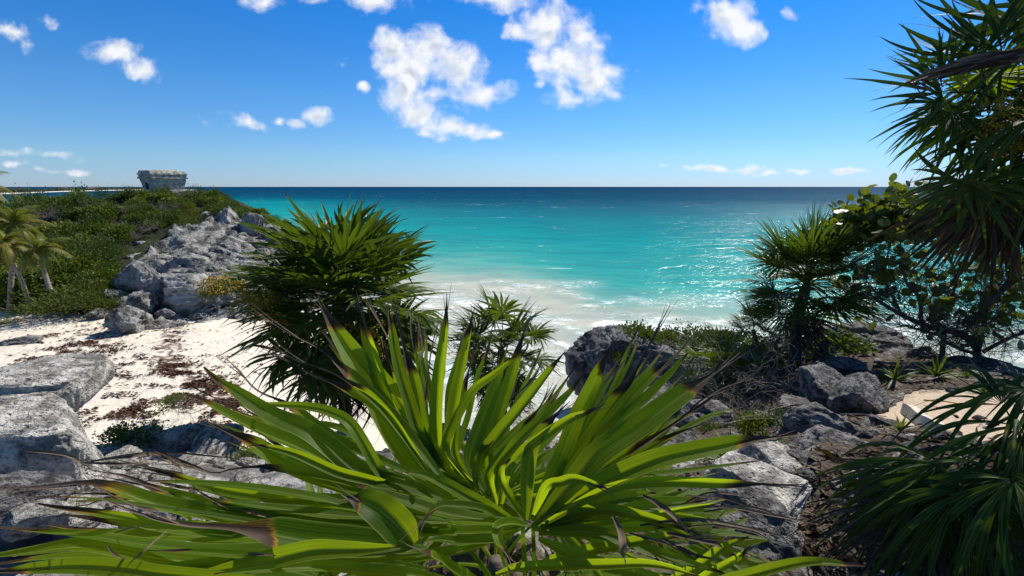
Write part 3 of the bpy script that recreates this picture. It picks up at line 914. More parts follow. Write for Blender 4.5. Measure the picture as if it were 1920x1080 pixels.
# named boulders on the headland slope: px, py, depth, half width px, half height px
HB = [
    (232, 606, 36.5, 40, 26, 'pale rounded boulder lying out on the sand in front of the headland'),
    (255, 572, 40, 30, 20, 'white rounded boulder just behind the one lying out on the sand'),
    (340, 565, 42, 66, 36, 'largest dark grey boulder at the beach end of the rock slope'),
    (250, 533, 45, 40, 32, 'white streaked boulder beside the feathery bush on the rock slope'),
    (205, 560, 43, 18, 16, 'small pale boulder touching the feathery bush'),
    (175, 590, 40.5, 20, 8, 'low pale rock at the foot of the feathery bush'),
    (355, 505, 51, 42, 24, 'dark pitted boulder in the middle of the rock slope'),
    (300, 508, 51, 30, 20, 'grey boulder in the middle of the rock slope, left of the dark pitted one'),
    (390, 515, 50, 30, 18, 'grey boulder above the yellow flowering shrub'),
    (245, 495, 53, 26, 16, 'pale boulder at the upper left of the rock slope'),
    (365, 448, 62, 30, 15, 'broad pale slab lying under the cliff of the headland'),
    (300, 458, 60, 16, 10, 'pale boulder under the headland bushes'),
    (275, 470, 58, 26, 12, 'long grey boulder under the headland bushes'),
    (340, 478, 56, 30, 16, 'grey boulder below the broad pale slab'),
    (390, 412, 68, 22, 14, 'round topped grey crag at the left end of the headland cliff'),
    (425, 432, 65, 30, 34, 'tall grey crag in the middle of the headland cliff'),
    (470, 438, 65, 26, 34, 'tall grey crag beside the cleft in the headland cliff'),
    (505, 455, 64, 24, 24, 'grey crag at the seaward end of the headland cliff'),
    (400, 392, 73, 16, 9, 'pale outcrop below the dark shrub right of the temple'),
    (275, 397, 71, 10, 6, 'small pale outcrop among bushes below the temple'),
    (318, 388, 73, 12, 4, 'flat pale outcrop just below the temple'),
    (350, 390, 73, 12, 6, 'low pale outcrop in bushes right below the temple'),
    (430, 480, 57, 26, 18, 'grey boulder at the foot of the headland cliff'),
    (415, 555, 44, 20, 16, 'brown grey rock beside the yellow flowering shrub'),
]
for i, (px, py, d, hw, hh, lab) in enumerate(HB):
    c = W(px, py, d)
    sc = d / F
    rock('boulder', PROTO_G[i % 5], c + np.array([0, hw * sc * .35, 0]), (hw * sc * 1.0, hw * sc * 0.85, hh * sc * 1.22), (0.15 * math.sin(i * 3), 0.15 * math.cos(i * 5), i * 1.9), lab, 'boulder')
rng = np.random.default_rng(77)
n = 0
while n < 210:
    u, v = rng.uniform(195, 560), rng.uniform(430, 610)
    if v < 640 - (u - 160) * 0.75 or v > 606 + 0.02 * u - 12:
        continue
    # find the slope along this ray
    P = np.array([W(u, v, dd) for dd in np.linspace(34, 85, 120)])
    zz = headland_z(P[:, 0], P[:, 1])
    k = np.argmax(P[:, 2] < zz)
    if k == 0:
        continue
    s = rng.uniform(0.28, 0.9) * (1 if n % 6 else 1.5)
    rock('boulder', PROTO_G[rng.integers(5)], P[k] + np.array([0, 0, .05]), (s * rng.uniform(.8, 1.4), s * rng.uniform(.8, 1.3), s * rng.uniform(.55, .95)),
         (rng.uniform(-.3, .3), rng.uniform(-.3, .3), rng.uniform(0, 6.28)),
         'small grey limestone boulder among others on the headland rock slope', 'boulder', 'small boulders on the headland rock slope')
    n += 1
rock('boulder', PROTO_G[2], W(50, 640, 34.5), (1.3, .8, .35), (0, 0, .3), 'low grey rock half buried in the sand at the left', 'boulder')

# the dark sea cliff rock right of the surf
def sea_crag():
    e = empty('sea_crag', tuple(W(1180, 770, 25)), 'dark undercut sea crag with a green top standing in the surf', 'crag')
    base = np.array(e.location)
    def part(px, py, d, hw, hh, dep, seed, rz):
        me = rock_mesh('crag_block', ROCK_CLIFF, seed, .25, 5, .17, 6)
        c = W(px, py, d)
        o = link('crag_block', me, e, tuple(c - base), (0.05, 0.04, rz), (hw * d / F, dep, hh * d / F))
        return o
    part(1165, 702, 25.0, 92, 80, 2.4, 401, .1)
    part(1270, 715, 25.5, 90, 74, 2.6, 402, .5)
    part(1370, 720, 25.0, 80, 74, 2.8, 403, 1.0)
    part(1180, 780, 25.0, 70, 60, 2.0, 404, 2.0)
    part(1300, 790, 24.0, 120, 70, 2.4, 405, .2)
    part(1450, 740, 20.0, 80, 80, 2.6, 406, .7)
sea_crag()

# near rocks: px, py, depth, half width px, half height px, material set, proto, tilt, label
NR = [
    (1620, 748, 5.9, 50, 44, PROTO_D, 3, (0.35, 0.25, .9), 'squared dark boulder beside the sandy path with a clump of green blades behind it'),
    (1560, 720, 6.4, 50, 28, PROTO_D, 0, (0.2, -.2, 1.2), 'dark rock leaning behind the squared boulder by the path'),
    (1590, 865, 4.2, 78, 42, PROTO_D, 2, (0.1, .1, .2), 'dark streaked boulder just above the drooping shaded palm'),
    (1560, 805, 4.9, 60, 36, PROTO_D, 3, (0.3, .2, 2.0), 'dark rock ledge under the sunlit sandy shelf'),
    (1655, 828, 4.7, 46, 28, PROTO_D, 1, (0.2, -.1, .9), 'black rock between the sandy shelf and the path board'),
    (1480, 905, 3.6, 80, 50, PROTO_W, 0, (0.2, .2, .3), 'jagged pale rock with a pointed top right of the sunlit fan leaves'),
    (1455, 962, 3.1, 120, 60, PROTO_W, 1, (0.25, .05, .8), 'broad pale slab in sun, biggest right of the sunlit fan leaves'),
    (1400, 1000, 2.9, 110, 70, PROTO_D, 2, (0.2, .3, 1.3), 'blue grey rock slab under the dead palm strips at bottom right'),
    (1530, 930, 3.5, 50, 32, PROTO_W, 2, (0, .3, 2.2), 'pale cracked rock wedged beside the broad sunlit slab'),
    (1290, 905, 4.4, 60, 34, PROTO_W, 3, (.2, .1, 1), 'white rock seen through the tips of the sunlit fan leaves'),
    (1340, 890, 4.6, 40, 26, PROTO_W, 1, (.2, .1, 2), 'small white rock beside the strappy green plants'),
    (1490, 655, 12.0, 46, 22, PROTO_D, 0, (.2, 0, .3), 'dark rock at the foot of the round headed thatch palm'),
    (1620, 640, 11.8, 70, 30, PROTO_D, 2, (.1, .1, 1.7), 'layered dark rock at the brink above the turquoise water'),
    (1700, 676, 10.2, 34, 16, PROTO_D, 1, (.1, .1, .7), 'dark rounded rock at the brink left of the sea grape trunk'),
    (1745, 668, 9.6, 26, 14, PROTO_D, 3, (.1, .1, 1.7), 'smooth dark rock at the brink near the sea grape post trunk'),
    (1822, 682, 9.0, 36, 15, PROTO_D, 0, (.1, .1, 2.7), 'dark rock at the base of the forked sea grape trunk'),
    (1880, 692, 8.6, 40, 13, PROTO_D, 2, (.1, .1, .2), 'reddish dark rock on the brink at the far right'),
    (1440, 745, 8.8, 46, 22, PROTO_D, 3, (.1, .2, .2), 'dark rock under the dead twigs in the shaded hollow'),
    (1500, 770, 6.8, 40, 20, PROTO_D, 1, (.1, .2, 1.2), 'grey brown rock at the edge of the shaded hollow'),
    (1580, 688, 8.6, 34, 14, PROTO_D, 2, (.1, .2, 2.2), 'flat brown rock in the litter behind the squared boulder'),
    (1270, 850, 5.4, 60, 40, PROTO_D, 0, (.2, .1, .4), 'dark rock half hidden beneath the right hand blade tips'),
    (1330, 800, 7.0, 70, 40, PROTO_D, 2, (.2, .2, 1.4), 'dark rock mass at the shaded edge above the blade tips'),
    (1400, 850, 5.0, 50, 30, PROTO_D, 3, (.1, .2, 2.4), 'dark rock between the shaded hollow and the jagged pale rock'),
    (1250, 790, 8.5, 80, 50, PROTO_D, 1, (.2, .1, .9), 'black rock below the sea crag, behind the right hand blades'),
    (1450, 800, 5.7, 44, 24, PROTO_D, 0, (.2, .1, 1.9), 'low dark rock beside the arching strap plant'),
    # left hand side
    (28, 735, 3.9, 92, 52, SLAB, 1, (0.05, .06, .25), 'upper step of the great pale limestone ledge at the left edge'),
    (40, 830, 3.4, 98, 72, SLAB, 0, (0.06, .06, .12), 'lower block of the great pale limestone ledge at the left edge'),
    (128, 715, 4.2, 26, 24, PROTO_W, 2, (0.1, .1, 1.0), 'pale rock corner at the outer end of the limestone ledge'),
    (0, 945, 2.7, 70, 34, PROTO_D, 2, (0.1, .1, .6), 'dark grey rock beneath the limestone ledge at the left edge'),
    (120, 975, 2.8, 50, 24, PROTO_W, 3, (0.1, .1, 1.6), 'grey pitted rock under the long left fan leaves'),
    (330, 835, 6.4, 44, 44, PROTO_W, 2, (0.1, .5, .8), 'pale upright rock in front of the beach, left of the green fan leaves'),
    (400, 840, 6.2, 44, 40, PROTO_W, 0, (0.2, -.4, 1.8), 'blue white tilted rock with a small green sprig, behind the green leaf tips'),
    (240, 842, 6.2, 50, 22, PROTO_W, 3, (0.1, .1, .8), 'low pale rock under the creeping green shrub'),
    (340, 895, 4.6, 52, 30, PROTO_W, 1, (0.1, .1, 2.8), 'white pitted rock seen between the dry leaf strips at left'),
    (235, 905, 4.2, 40, 26, PROTO_W, 2, (0.1, .1, .3), 'grey rock beside the lower block of the limestone ledge'),
    (60, 975, 2.6, 40, 22, PROTO_W, 0, (.2, .1, 1), 'small pale rock among dark ones at the lower left edge'),
    (285, 930, 3.8, 36, 22, PROTO_D, 1, (.2, .1, 2), 'dark pitted rock under the dry strips of the left blades'),
    (190, 935, 3.4, 36, 20, PROTO_D, 3, (.2, .1, .5), 'dark rock just below the corner of the limestone ledge'),
    (410, 935, 4.2, 36, 22, PROTO_W, 0, (.2, .2, 2.5), 'small pale rock below the blue white tilted rock'),
    (215, 870, 4.9, 30, 24, PROTO_W, 2, (.4, .2, 1.5), 'little pale rock touching the ledge under the creeping shrub'),
    (1000, 840, 6.6, 90, 40, PROTO_W, 3, (0.1, .1, 1.3), 'white speckled rock showing between the upright fan leaves'),
    (830, 860, 6.4, 80, 40, PROTO_W, 0, (0.1, .1, .3), 'pale rock behind the middle of the upright fan leaves'),
    (620, 870, 6.4, 80, 40, PROTO_W, 1, (0.1, .1, 2.3), 'pale rock at the foot of the large thatch palm'),
    (480, 925, 4.8, 50, 30, PROTO_W, 2, (0.1, .1, .9), 'pale rock beneath the left fan leaves'),
]
for i, (px, py, d, hw, hh, pr, k, rot, lab) in enumerate(NR):
    sc = d / F
    rock('limestone_rock' if pr is not PROTO_D else 'dark_rock', pr[k], W(px, py, d) + np.array([0, hw * sc * .3, -hh * sc * .25]), (hw * sc * 1.2, hw * sc * 0.9, hh * sc * 1.25), rot, lab)

# rubble on the bluff
rng = np.random.default_rng(9)
n = 0
while n < 150:
    u, v = rng.uniform(1380, 1920), rng.uniform(660, 960)
    if n % 3 == 0:
        u, v = rng.uniform(0, 520), rng.uniform(850, 1000)
    P = np.array([W(u, v, dd) for dd in np.linspace(2.2, 13, 200)])
    k = np.argmax(P[:, 2] < bluff_z(P[:, 0], P[:, 1]))
    if k == 0 or inside(P[k:k + 1, 0], P[k:k + 1, 1], PATH)[0] and n % 4:
        continue
    s = rng.uniform(0.025, 0.10) * (1 + (n % 9 == 0))
    pr = PROTO_W if n % 3 == 0 or rng.random() < .35 else PROTO_D
    rock('loose_stone', pr[rng.integers(4)], P[k], (s * rng.uniform(.8, 1.5), s, s * rng.uniform(.5, .9)), (rng.uniform(-.4, .4), rng.uniform(-.4, .4), rng.uniform(0, 6)),
         'small loose stone on the bluff ground', 'stone', 'loose stones on the bluff')
    n += 1

# sandy shelf on the dark ledge, and the bleached board edging the path
def path_board():
    a, b = W(1700, 768, 5.55), W(1752, 856, 4.35)
    for p in (a, b):
        p[2] = float(bluff_z(p[0], p[1])) + .03
    mb = MB()
    L = np.linalg.norm(b - a); ax = (b - a) / L
    up = np.array([0, 0, 1.0]); sd = np.cross(ax, up); sd /= np.linalg.norm(sd)
    V = []
    for t in np.linspace(0, 1, 9):
        p = a + ax * L * t + up * 0.012 * math.sin(t * 9)
        w, h = .055 - .01 * t, .085 - .03 * t
        V += [p - sd * w - up * .05, p + sd * w - up * .05, p + sd * w * .8 + up * h, p - sd * w * .8 + up * h * .9]
    fs = [(0, 3, 2, 1), (32, 33, 34, 35)]
    for i in range(8):
        for q in range(4):
            fs.append((i * 4 + q, i * 4 + (q + 1) % 4, i * 4 + 4 + (q + 1) % 4, i * 4 + 4 + q))
    mb.add(V, fs)
    tag(link('path_board', mb.mesh('path_board', WOOD, False)), 'bleached wooden board set on edge along the sandy path', 'board')
path_board()

# ------------------------------------------------------------------ the temple
def temple():
    base = W(309, 357.5, 75)
    base[2] = 11.55
    e = empty('stone_temple', tuple(base), 'small grey flat roofed stone temple alone on the headland top', 'temple')
    e.rotation_euler = (0, 0, R(60))
    rng = np.random.default_rng(3)
    def outline(w, d, n=26):
        P = []
        for (x0, y0), (x1, y1) in (((-w, -d), (w, -d)), ((w, -d), (w, d)), ((w, d), (-w, d)), ((-w, d), (-w, -d))):
            for i in range(n):
                t = i / n
                P.append((x0 + (x1 - x0) * t, y0 + (y1 - y0) * t))
        return np.array(P)
    def stack(name, prof, rough, close=True, mat=None, skew=0.0):
        mb = MB()
        rings = []
        for z, w, d in prof:
            o = outline(w, d)
            V = np.concatenate([o, np.full((len(o), 1), z)], 1)
            nn = fbm(V * 1.7 + 5, 4, 13)
            N = V.copy(); N[:, 2] = 0; N /= np.linalg.norm(N, axis=1)[:, None]
            V = V + N * (rough * nn)[:, None]
            V[:, 2] += rough * .7 * fbm(V * 1.1, 3, 19) + skew * V[:, 0]
            rings.append(V)
        m = len(rings[0]); fs = []
        for i in range(len(rings) - 1):
            for q in range(m):
                fs.append((i * m + q, i * m + (q + 1) % m, (i + 1) * m + (q + 1) % m, (i + 1) * m + q))
        V = np.concatenate(rings)
        if close:
            top = len(V); bot = top + 1
            V = np.vstack([V, [[0, 0, prof[-1][0] + .03]], [[0, 0, prof[0][0]]]])
            k0 = (len(rings) - 1) * m
            for q in range(m):
                fs.append((k0 + q, k0 + (q + 1) % m, top)); fs.append(((q + 1) % m, q, bot))
        mb.add(V, fs)
        return link(name, mb.mesh(name, mat or MASONRY, False), e)
    W0, D0 = 2.2, 1.45
    wall = []
    for z in np.linspace(0, 1.62, 12):
        wall.append((z, W0 + .16 * z / 1.62 * 1.6, D0 + .3 * z / 1.62))
    stack('wall', wall, .10)
    a, b = W0 + .26, D0 + .30
    stack('cornice', [(1.64, a + .05, b + .1), (1.66, a + .16, b + .22), (1.86, a + .18, b + .24), (1.88, a + .1, b + .1)], .08)
    stack('frieze', [(1.885, a + .06, b + .08), (2.2, a + .1, b + .14)], .07)
    stack('cornice', [(2.22, a + .1, b + .1), (2.25, a + .20, b + .26), (2.42, a + .19, b + .25), (2.43, a + .05, b + .05)], .08)
    stack('roof', [(2.435, a + .06, b + .1), (2.62, a + .02, b + .02), (2.84, a - .14, b - .1), (2.93, a - .5, b - .4)], .15)
    # doorway on the shaded end: solid block, the opening's shade put into its colour
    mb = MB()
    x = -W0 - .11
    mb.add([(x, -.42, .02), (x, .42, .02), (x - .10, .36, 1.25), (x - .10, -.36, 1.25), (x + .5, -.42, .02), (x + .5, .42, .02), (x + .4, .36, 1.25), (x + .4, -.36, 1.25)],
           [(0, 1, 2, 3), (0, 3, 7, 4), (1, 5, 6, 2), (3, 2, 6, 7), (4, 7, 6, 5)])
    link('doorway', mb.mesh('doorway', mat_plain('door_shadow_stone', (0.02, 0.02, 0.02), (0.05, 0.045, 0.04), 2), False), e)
    # curved platform
    mb = MB()
    n = 64
    for zz0, zz1, ro in ((-1.1, -.02, 1.0),):
        V = []
        for z, s in ((zz0, 1.04), (zz1 - .08, 1.0), (zz1, .97)):
            for q in range(n):
                an = q / n * 2 * math.pi
                rx, ry = 3.3, 2.1
                cx = abs(math.cos(an)) ** .55 * math.copysign(1, math.cos(an)); sy = abs(math.sin(an)) ** .55 * math.copysign(1, math.sin(an))
                V.append((0.9 + rx * cx * s * 1.04, ry * sy * s, z + .05 * math.sin(q * 2.3)))
        fs = []
        for i in range(2):
            for q in range(n):
                fs.append((i * n + q, i * n + (q + 1) % n, (i + 1) * n + (q + 1) % n, (i + 1) * n + q))
        V.append((0.75, 0, zz1)); c = len(V) - 1
        for q in range(n):
            fs.append((2 * n + q, 2 * n + (q + 1) % n, c))
        mb.add(V, fs)
    link('platform', mb.mesh('platform', ROCK_W, False), e)
temple()

# ------------------------------------------------------------------ shrubs
def leaf_cloud(seed, n, leaf, squash=0.7, clumps=26, pointy=0.35, mat=None, name='shrub', stems=True, shell=0.75, up=0.3):
    rng = np.random.default_rng(seed)
    mb = MB()
    cs = []
    for _ in range(clumps):
        v = rng.normal(size=3); v[2] = abs(v[2]) * 0.9; v /= np.linalg.norm(v)
        r = shell + (1 - shell) * rng.random() - 0.35 * (rng.random() < .25)
        cs.append(v * r * (0.85 + .3 * rng.random()))
    cs = np.array(cs)
    for _ in range(n):
        i = rng.integers(clumps)
        c = cs[i]
        off = rng.normal(size=3) * 0.20
        p = c * (1 - .12 * rng.random()) + off
        p[2] = max(p[2], 0.0) * squash
        out = c + off * 2 + np.array([0, 0, up])
        out = out / (np.linalg.norm(out) + 1e-6) + rng.normal(size=3) * 0.55
        out /= np.linalg.norm(out)
        sd = np.cross(out, rng.normal(size=3)); sd /= np.linalg.norm(sd) + 1e-9
        l = leaf * (0.7 + .6 * rng.random())
        nn = np.cross(sd, out)
        V = [p, p + out * l * .5 + sd * l * pointy + nn * l * .1, p + out * l, p + out * l * .5 - sd * l * pointy + nn * l * .1]
        t = np.clip(0.42 + 0.35 * (rng.random() - .5) + 0.42 * math.sin(i * 2.4), 0, 1)
        mb.add(V, [(0, 1, 2, 3)], [(0, 0), (1, .5), (0, 1), (-1, .5)], 0.0, t)
    if stems:
        for i in range(0, clumps, 2):
            c = cs[i].copy(); c[2] *= squash
            pts = spline([(0, 0, -.15), c * .45 + np.array([0, 0, .1]), c * .95], 6)
            mb.tube(pts, np.linspace(.03, .008, 6), 4, dry=0.7, tint=.5, cap=False)
    return mb.mesh(name, mat or LEAF_BUSH, False)

def spiky_plant(seed, n, length, wid, mat, name='spiky_plant', seg=4, droop=.5):
    rng = np.random.default_rng(seed)
    mb = MB()
    for i in range(n):
        a = rng.random() * 6.283; el = rng.uniform(.05, 1.45)
        d = np.array([math.cos(a) * math.cos(el), math.sin(a) * math.cos(el), math.sin(el)])
        L = length * rng.uniform(.7, 1.1)
        s = np.linspace(0.05, 1, seg + 1)[:, None]
        P = d * s * L + np.array([0, 0, -1.0]) * (s ** 2) * L * droop * rng.uniform(.3, 1) * math.cos(el)
        mb.ribbon(P, wid * np.array([.6, 1, .85, .5, .05])[:seg + 1] if seg == 4 else wid * np.sin(np.linspace(.5, 3.1, seg + 1)), (0.01, 0.02, 1), .35, np.clip(s[:, 0] - .82, 0, 1) * 3, rng.random())
    return mb.mesh(name, mat, True)

BUSH = [leaf_cloud(500 + i, 1500, [.13, .15, .11, .16][i], [1.0, .85, 1.15, .8][i], 20, [.33, .38, .25, .4][i], [LEAF_BUSH, LEAF_LIME, LEAF_DEEP, LEAF_BUSH][i], name='leafy_bush') for i in range(4)]
OLIVE = [leaf_cloud(520 + i, 2200, .12, .6, 34, .13, LEAF_OLIVE, 'feathery_bush', up=.9) for i in range(2)]
SPIKY = [spiky_plant(540 + i, 46, 1.0, .085, LEAF_COCO if i == 1 else LEAF_BUSH, 'spiky_plant') for i in range(3)]
LOW = [leaf_cloud(560 + i, 1200, .10, .38, 22, .3, LEAF_BUSH if i else LEAF_OLIVE, 'low_shrub') for i in range(2)]

def on_headland(u, v, d0=34, d1=90):
    P = np.array([W(u, v, dd) for dd in np.linspace(d0, d1, 160)])
    k = np.argmax(P[:, 2] < headland_z(P[:, 0], P[:, 1]))
    return P[k] if k else None

def plant(name, me, loc, s, label, cat, group=None, seed=0, tall=1.0):
    r = np.random.default_rng(seed + 1)
    o = link(name, me, None, tuple(loc), (r.uniform(-.12, .12), r.uniform(-.12, .12), r.uniform(0, 6.28)), (s * r.uniform(.9, 1.15), s * r.uniform(.9, 1.15), s * tall * r.uniform(.9, 1.1)))
    return tag(o, label, cat, group)

# bushes that can be told apart
for i, (px, py, d, s, me, tall, name, lab, cat) in enumerate([
        (135, 578, 41.5, 3.2, OLIVE[0], .9, 'feathery_bush', 'large feathery olive bush at the edge of the sand beside the rock slope', 'bush'),
        (185, 575, 42.0, 2.0, OLIVE[1], .8, 'feathery_bush', 'smaller feathery olive bush leaning against the pale boulders', 'bush'),
        (80, 585, 41, 1.5, OLIVE[1], .7, 'feathery_bush', 'low feathery bush right of the leaning coconut trunk', 'bush'),
        (8, 606, 39, 1.1, OLIVE[1], .4, 'low_shrub', 'low yellow green shrub on the sand at the left edge', 'shrub'),
        (242, 372, 74, 1.3, BUSH[2], 1.2, 'leafy_bush', 'dark leafy bush against the shaded end of the temple', 'bush'),
        (392, 378, 75, 1.5, BUSH[0], 1.0, 'leafy_bush', 'dark rounded bush on the skyline right of the temple platform', 'bush'),
        (150, 374, 74, 2.4, SPIKY[2], 1.0, 'thatch_palm', 'dark spiky palm on the skyline left of the temple', 'palm'),
        (345, 425, 65, 3.0, OLIVE[0], .7, 'feathery_bush', 'wide grey green bush above the cliff, below the temple', 'bush'),
        (275, 415, 67, 1.6, SPIKY[1], .9, 'spiky_plant', 'pale spiky plant growing among rocks below the temple', 'plant'),
        (330, 375, 74, 1.2, SPIKY[1], .8, 'spiky_plant', 'yellow green spiky plant under the temple front', 'plant'),
        (395, 553, 43, 1.5, OLIVE[1], .6, 'low_shrub', 'low shrub under the yellow flowers by the dark boulder', 'shrub')]):
    plant(name, me, W(px, py, d), s, lab, cat, None, i, tall)

def yellow_shrub():
    c = W(415, 545, 43.0)
    e = empty('flowering_shrub', tuple(c), 'shrub covered in yellow flowers beside the large dark boulder on the slope', 'shrub')
    link('foliage', leaf_cloud(571, 800, .14, .6, 24, .2, LEAF_OLIVE, 'foliage'), e, scl=1.9)
    rng = np.random.default_rng(4)
    mb = MB()
    for _ in range(700):
        v = rng.normal(size=3); v[2] = abs(v[2]) + .1; v /= np.linalg.norm(v)
        p = v * np.array([2.3, 1.8, 1.25]) * rng.uniform(.75, 1.08)
        s = rng.uniform(.05, .12)
        a = rng.normal(size=3); a /= np.linalg.norm(a); b = np.cross(a, v)
        mb.add([p - a * s, p - b * s, p + a * s, p + b * s, p + v * s], [(0, 1, 4), (1, 2, 4), (2, 3, 4), (3, 0, 4)])
    tag(link('flower_cluster', mb.mesh('flower_cluster', FLOWER, False), e), kind='stuff')
yellow_shrub()

rng = np.random.default_rng(15)
cnt = {'a': 0}
def in_green(u, v):
    if u > 560 or v < 362: return False
    if v < 368 and not (200 < u < 260): return False
    if u < 215 and v < 572: return True
    edge = 500 - (u - 215) * 0.62
    if u >= 330: return v < 402 + (u - 330) * .12
    return v < edge + 8 and v < 432 + max(0, (300 - u)) * .5
n = 0
while n < 285:
    u, v = (rng.uniform(-120, 560) if n < 215 else rng.uniform(255, 540)), 362 + (215 if n < 215 else 70) * rng.random() ** 1.1
    if not in_green(u, v):
        continue
    p = on_headland(u, v)
    if p is None:
        continue
    if 262 < u < 350 and v < 368:
        continue
    q = rng.random()
    if u > 240 or v < 385:
        s = rng.uniform(.6, 1.35)
    else:
        s = rng.uniform(1.0, 2.2)
    if q < .64:
        plant('leafy_bush', BUSH[rng.integers(4)], p + [0, 0, .15 * s], s, 'green leafy bush in the thick scrub covering the headland', 'bush', 'leafy bushes in the headland scrub', n, rng.uniform(.7, 1.3))
    elif q < .76:
        plant('feathery_bush', OLIVE[rng.integers(2)], p - [0, 0, .15], s, 'fine leaved olive bush in the thick scrub covering the headland', 'bush', 'olive bushes in the headland scrub', n, .8)
    elif q < .9:
        plant('spiky_plant', SPIKY[rng.integers(3)], p, s * .8, 'spiky bladed plant in the scrub covering the headland', 'plant', 'spiky plants in the headland scrub', n)
    else:
        plant('low_shrub', LOW[rng.integers(2)], p, s, 'low spreading shrub in the scrub covering the headland', 'shrub', 'low shrubs in the headland scrub', n)
    n += 1
for i, (u, v) in enumerate([(430, 398), (452, 405), (470, 412), (490, 420), (512, 432), (440, 395), (535, 448), (330, 548), (352, 520), (385, 508), (300, 478), (362, 540), (410, 505)]):
    p = on_headland(u, v, 40, 95)
    if p is not None:
        plant('low_shrub', LOW[i % 2], p, .8 if v > 470 else 1.3, 'small green tuft of shrub growing on bare headland rock', 'shrub', 'shrub tufts on the headland rocks', i + 40)

# green top of the sea crag, shrubs by the beach
for i, (px, py, d, s, lab) in enumerate([
        (1150, 640, 25.0, .8, 'small green cushion shrub at the seaward tip of the dark crag'), (1195, 633, 25.2, 1.5, 'dense green cushion shrub on the left top of the dark crag'),
        (1255, 640, 25.6, 1.2, 'low green shrub on the middle of the dark crag top'), (1300, 640, 25.6, 1.6, 'rounded dark green shrub on top of the dark crag'),
        (1345, 648, 25.0, 1.5, 'yellow green low shrub on the right top of the dark crag'), (1390, 655, 24.0, 1.6, 'green shrub where the dark crag meets the bluff'),
        (1160, 668, 23.2, .6, 'green sprig growing from the face of the dark crag')]):
    plant('cushion_shrub', LOW[i % 2], W(px, py, d), s, lab, 'shrub', None, i, 1.0)
def dry_twigs(name, c, s, seed, label, n=26, mat=TWIG):
    rng = np.random.default_rng(seed)
    mb = MB()
    def grow(p, d, L, r, lev):
        pts = [p]
        q = p.copy(); dd = d.copy()
        for _ in range(5):
            dd = dd + rng.normal(size=3) * .28; dd /= np.linalg.norm(dd)
            q = q + dd * L / 5; pts.append(q.copy())
        mb.tube(np.array(pts), np.linspace(r, r * .45, 6), 4, cap=False)
        if lev:
            for _ in range(3):
                k = rng.integers(2, 6)
                nd = dd + rng.normal(size=3) * .8; nd /= np.linalg.norm(nd)
                grow(pts[k].copy(), nd, L * .6, r * .5, lev - 1)
    for _ in range(n):
        a = rng.random() * 6.28
        grow(np.array([rng.normal() * .1, rng.normal() * .1, 0]), np.array([math.cos(a), math.sin(a), rng.uniform(.1, 1.0)]), s * rng.uniform(.5, 1), s * .012, 2)
    return tag(link(name, mb.mesh(name, mat), None, tuple(c)), label, 'twigs')

plant('creeping_shrub', LOW[1], W(232, 826, 6.1), .34, 'dark green creeping shrub on pale rock above the beach, beside the limestone ledge', 'shrub', None, 5)
plant('creeping_shrub', LOW[0], W(325, 760, 22.5), .8, 'small green shrub on the sand beside bare grey twigs', 'shrub', None, 6)
dry_twigs('bare_bush', W(345, 775, 22.3), 1.2, 8, 'bare grey twiggy bush on the sand beside a small green shrub', 12)
plant('creeping_shrub', LOW[0], W(385, 828, 5.9), .10, 'tiny yellow green sprig on the blue white tilted rock', 'shrub', None, 7)
plant('creeping_shrub', OLIVE[0], W(480, 880, 5.2), .30, 'fine leaved green shrub glimpsed under the left fan leaves', 'shrub', None, 8)
plant('creeping_shrub', OLIVE[1], W(560, 900, 4.8), .25, 'second fine leaved shrub glimpsed under the left fan leaves', 'shrub', None, 9)

# sargassum flakes on the sand: one uncountable litter
def seaweed():
    rng = np.random.default_rng(31)
    mb = MB()
    lines = [([(325, 605), (318, 640), (325, 680), (370, 715), (430, 745), (470, 765)], 17, 3200), ([(60, 690), (130, 660), (200, 632)], 22, 1900), ([(40, 640), (110, 625), (190, 612)], 10, 500), ([(150, 660), (300, 700), (420, 720)], 62, 4200), ([(180, 790), (300, 770), (420, 780)], 44, 2600)]
    for pts, sp, n in lines:
        c = spline([(a, b, 0) for a, b in pts], 60)
        for _ in range(n):
            q = c[rng.integers(60)]
            u, v = q[0] + rng.normal() * sp, q[1] + rng.normal() * sp * .45
            g = G(u, v, 1.1)
            z = float(beach_z(g[0], g[1]))
            if z < 0.1 or g[1] < 18 or vnoise(np.array([g[0] * .9, g[1] * 1.6, 0.0]), 5) + .4 * vnoise(np.array([g[0] * 3, g[1] * 4, 0.0]), 6) < rng.uniform(-.25, .45): continue
            s = rng.uniform(.03, .13)
            a = rng.random() * 6.28
            e1 = np.array([math.cos(a), math.sin(a) * .6, .1 * rng.normal()]) * s * 1.6
            e2 = np.array([-math.sin(a), math.cos(a), .1 * rng.normal()]) * s * .6
            p = np.array([g[0], g[1], z + .05 + .03 * rng.random()])
            mb.add([p - e1, p - e2, p + e1, p + e2 + [0, 0, .05]], [(0, 1, 2, 3)])
    o = link('seaweed_litter', mb.mesh('seaweed_litter', mat_plain('brown_seaweed', (0.055, 0.022, 0.012), (0.16, 0.07, 0.035), 3, .8), False))
    tag(o, kind='stuff')
seaweed()
def drift_stick(name, a, b, r, label, mat=TWIG):
    mb = MB()
    rng = np.random.default_rng(int(a[0] * 10) % 1000)
    mid = (a + b) / 2 + rng.normal(size=3) * np.linalg.norm(b - a) * .05
    mb.tube(spline([a, mid, b], 12), np.linspace(r, r * .5, 12), 6)
    return tag(link(name, mb.mesh(name, mat)), label, 'stick')
drift_stick('driftwood_stick', G(98, 672, 1.3), G(152, 647, 1.3), .07, 'straight bleached driftwood stick on the weedy sand above the limestone ledge')

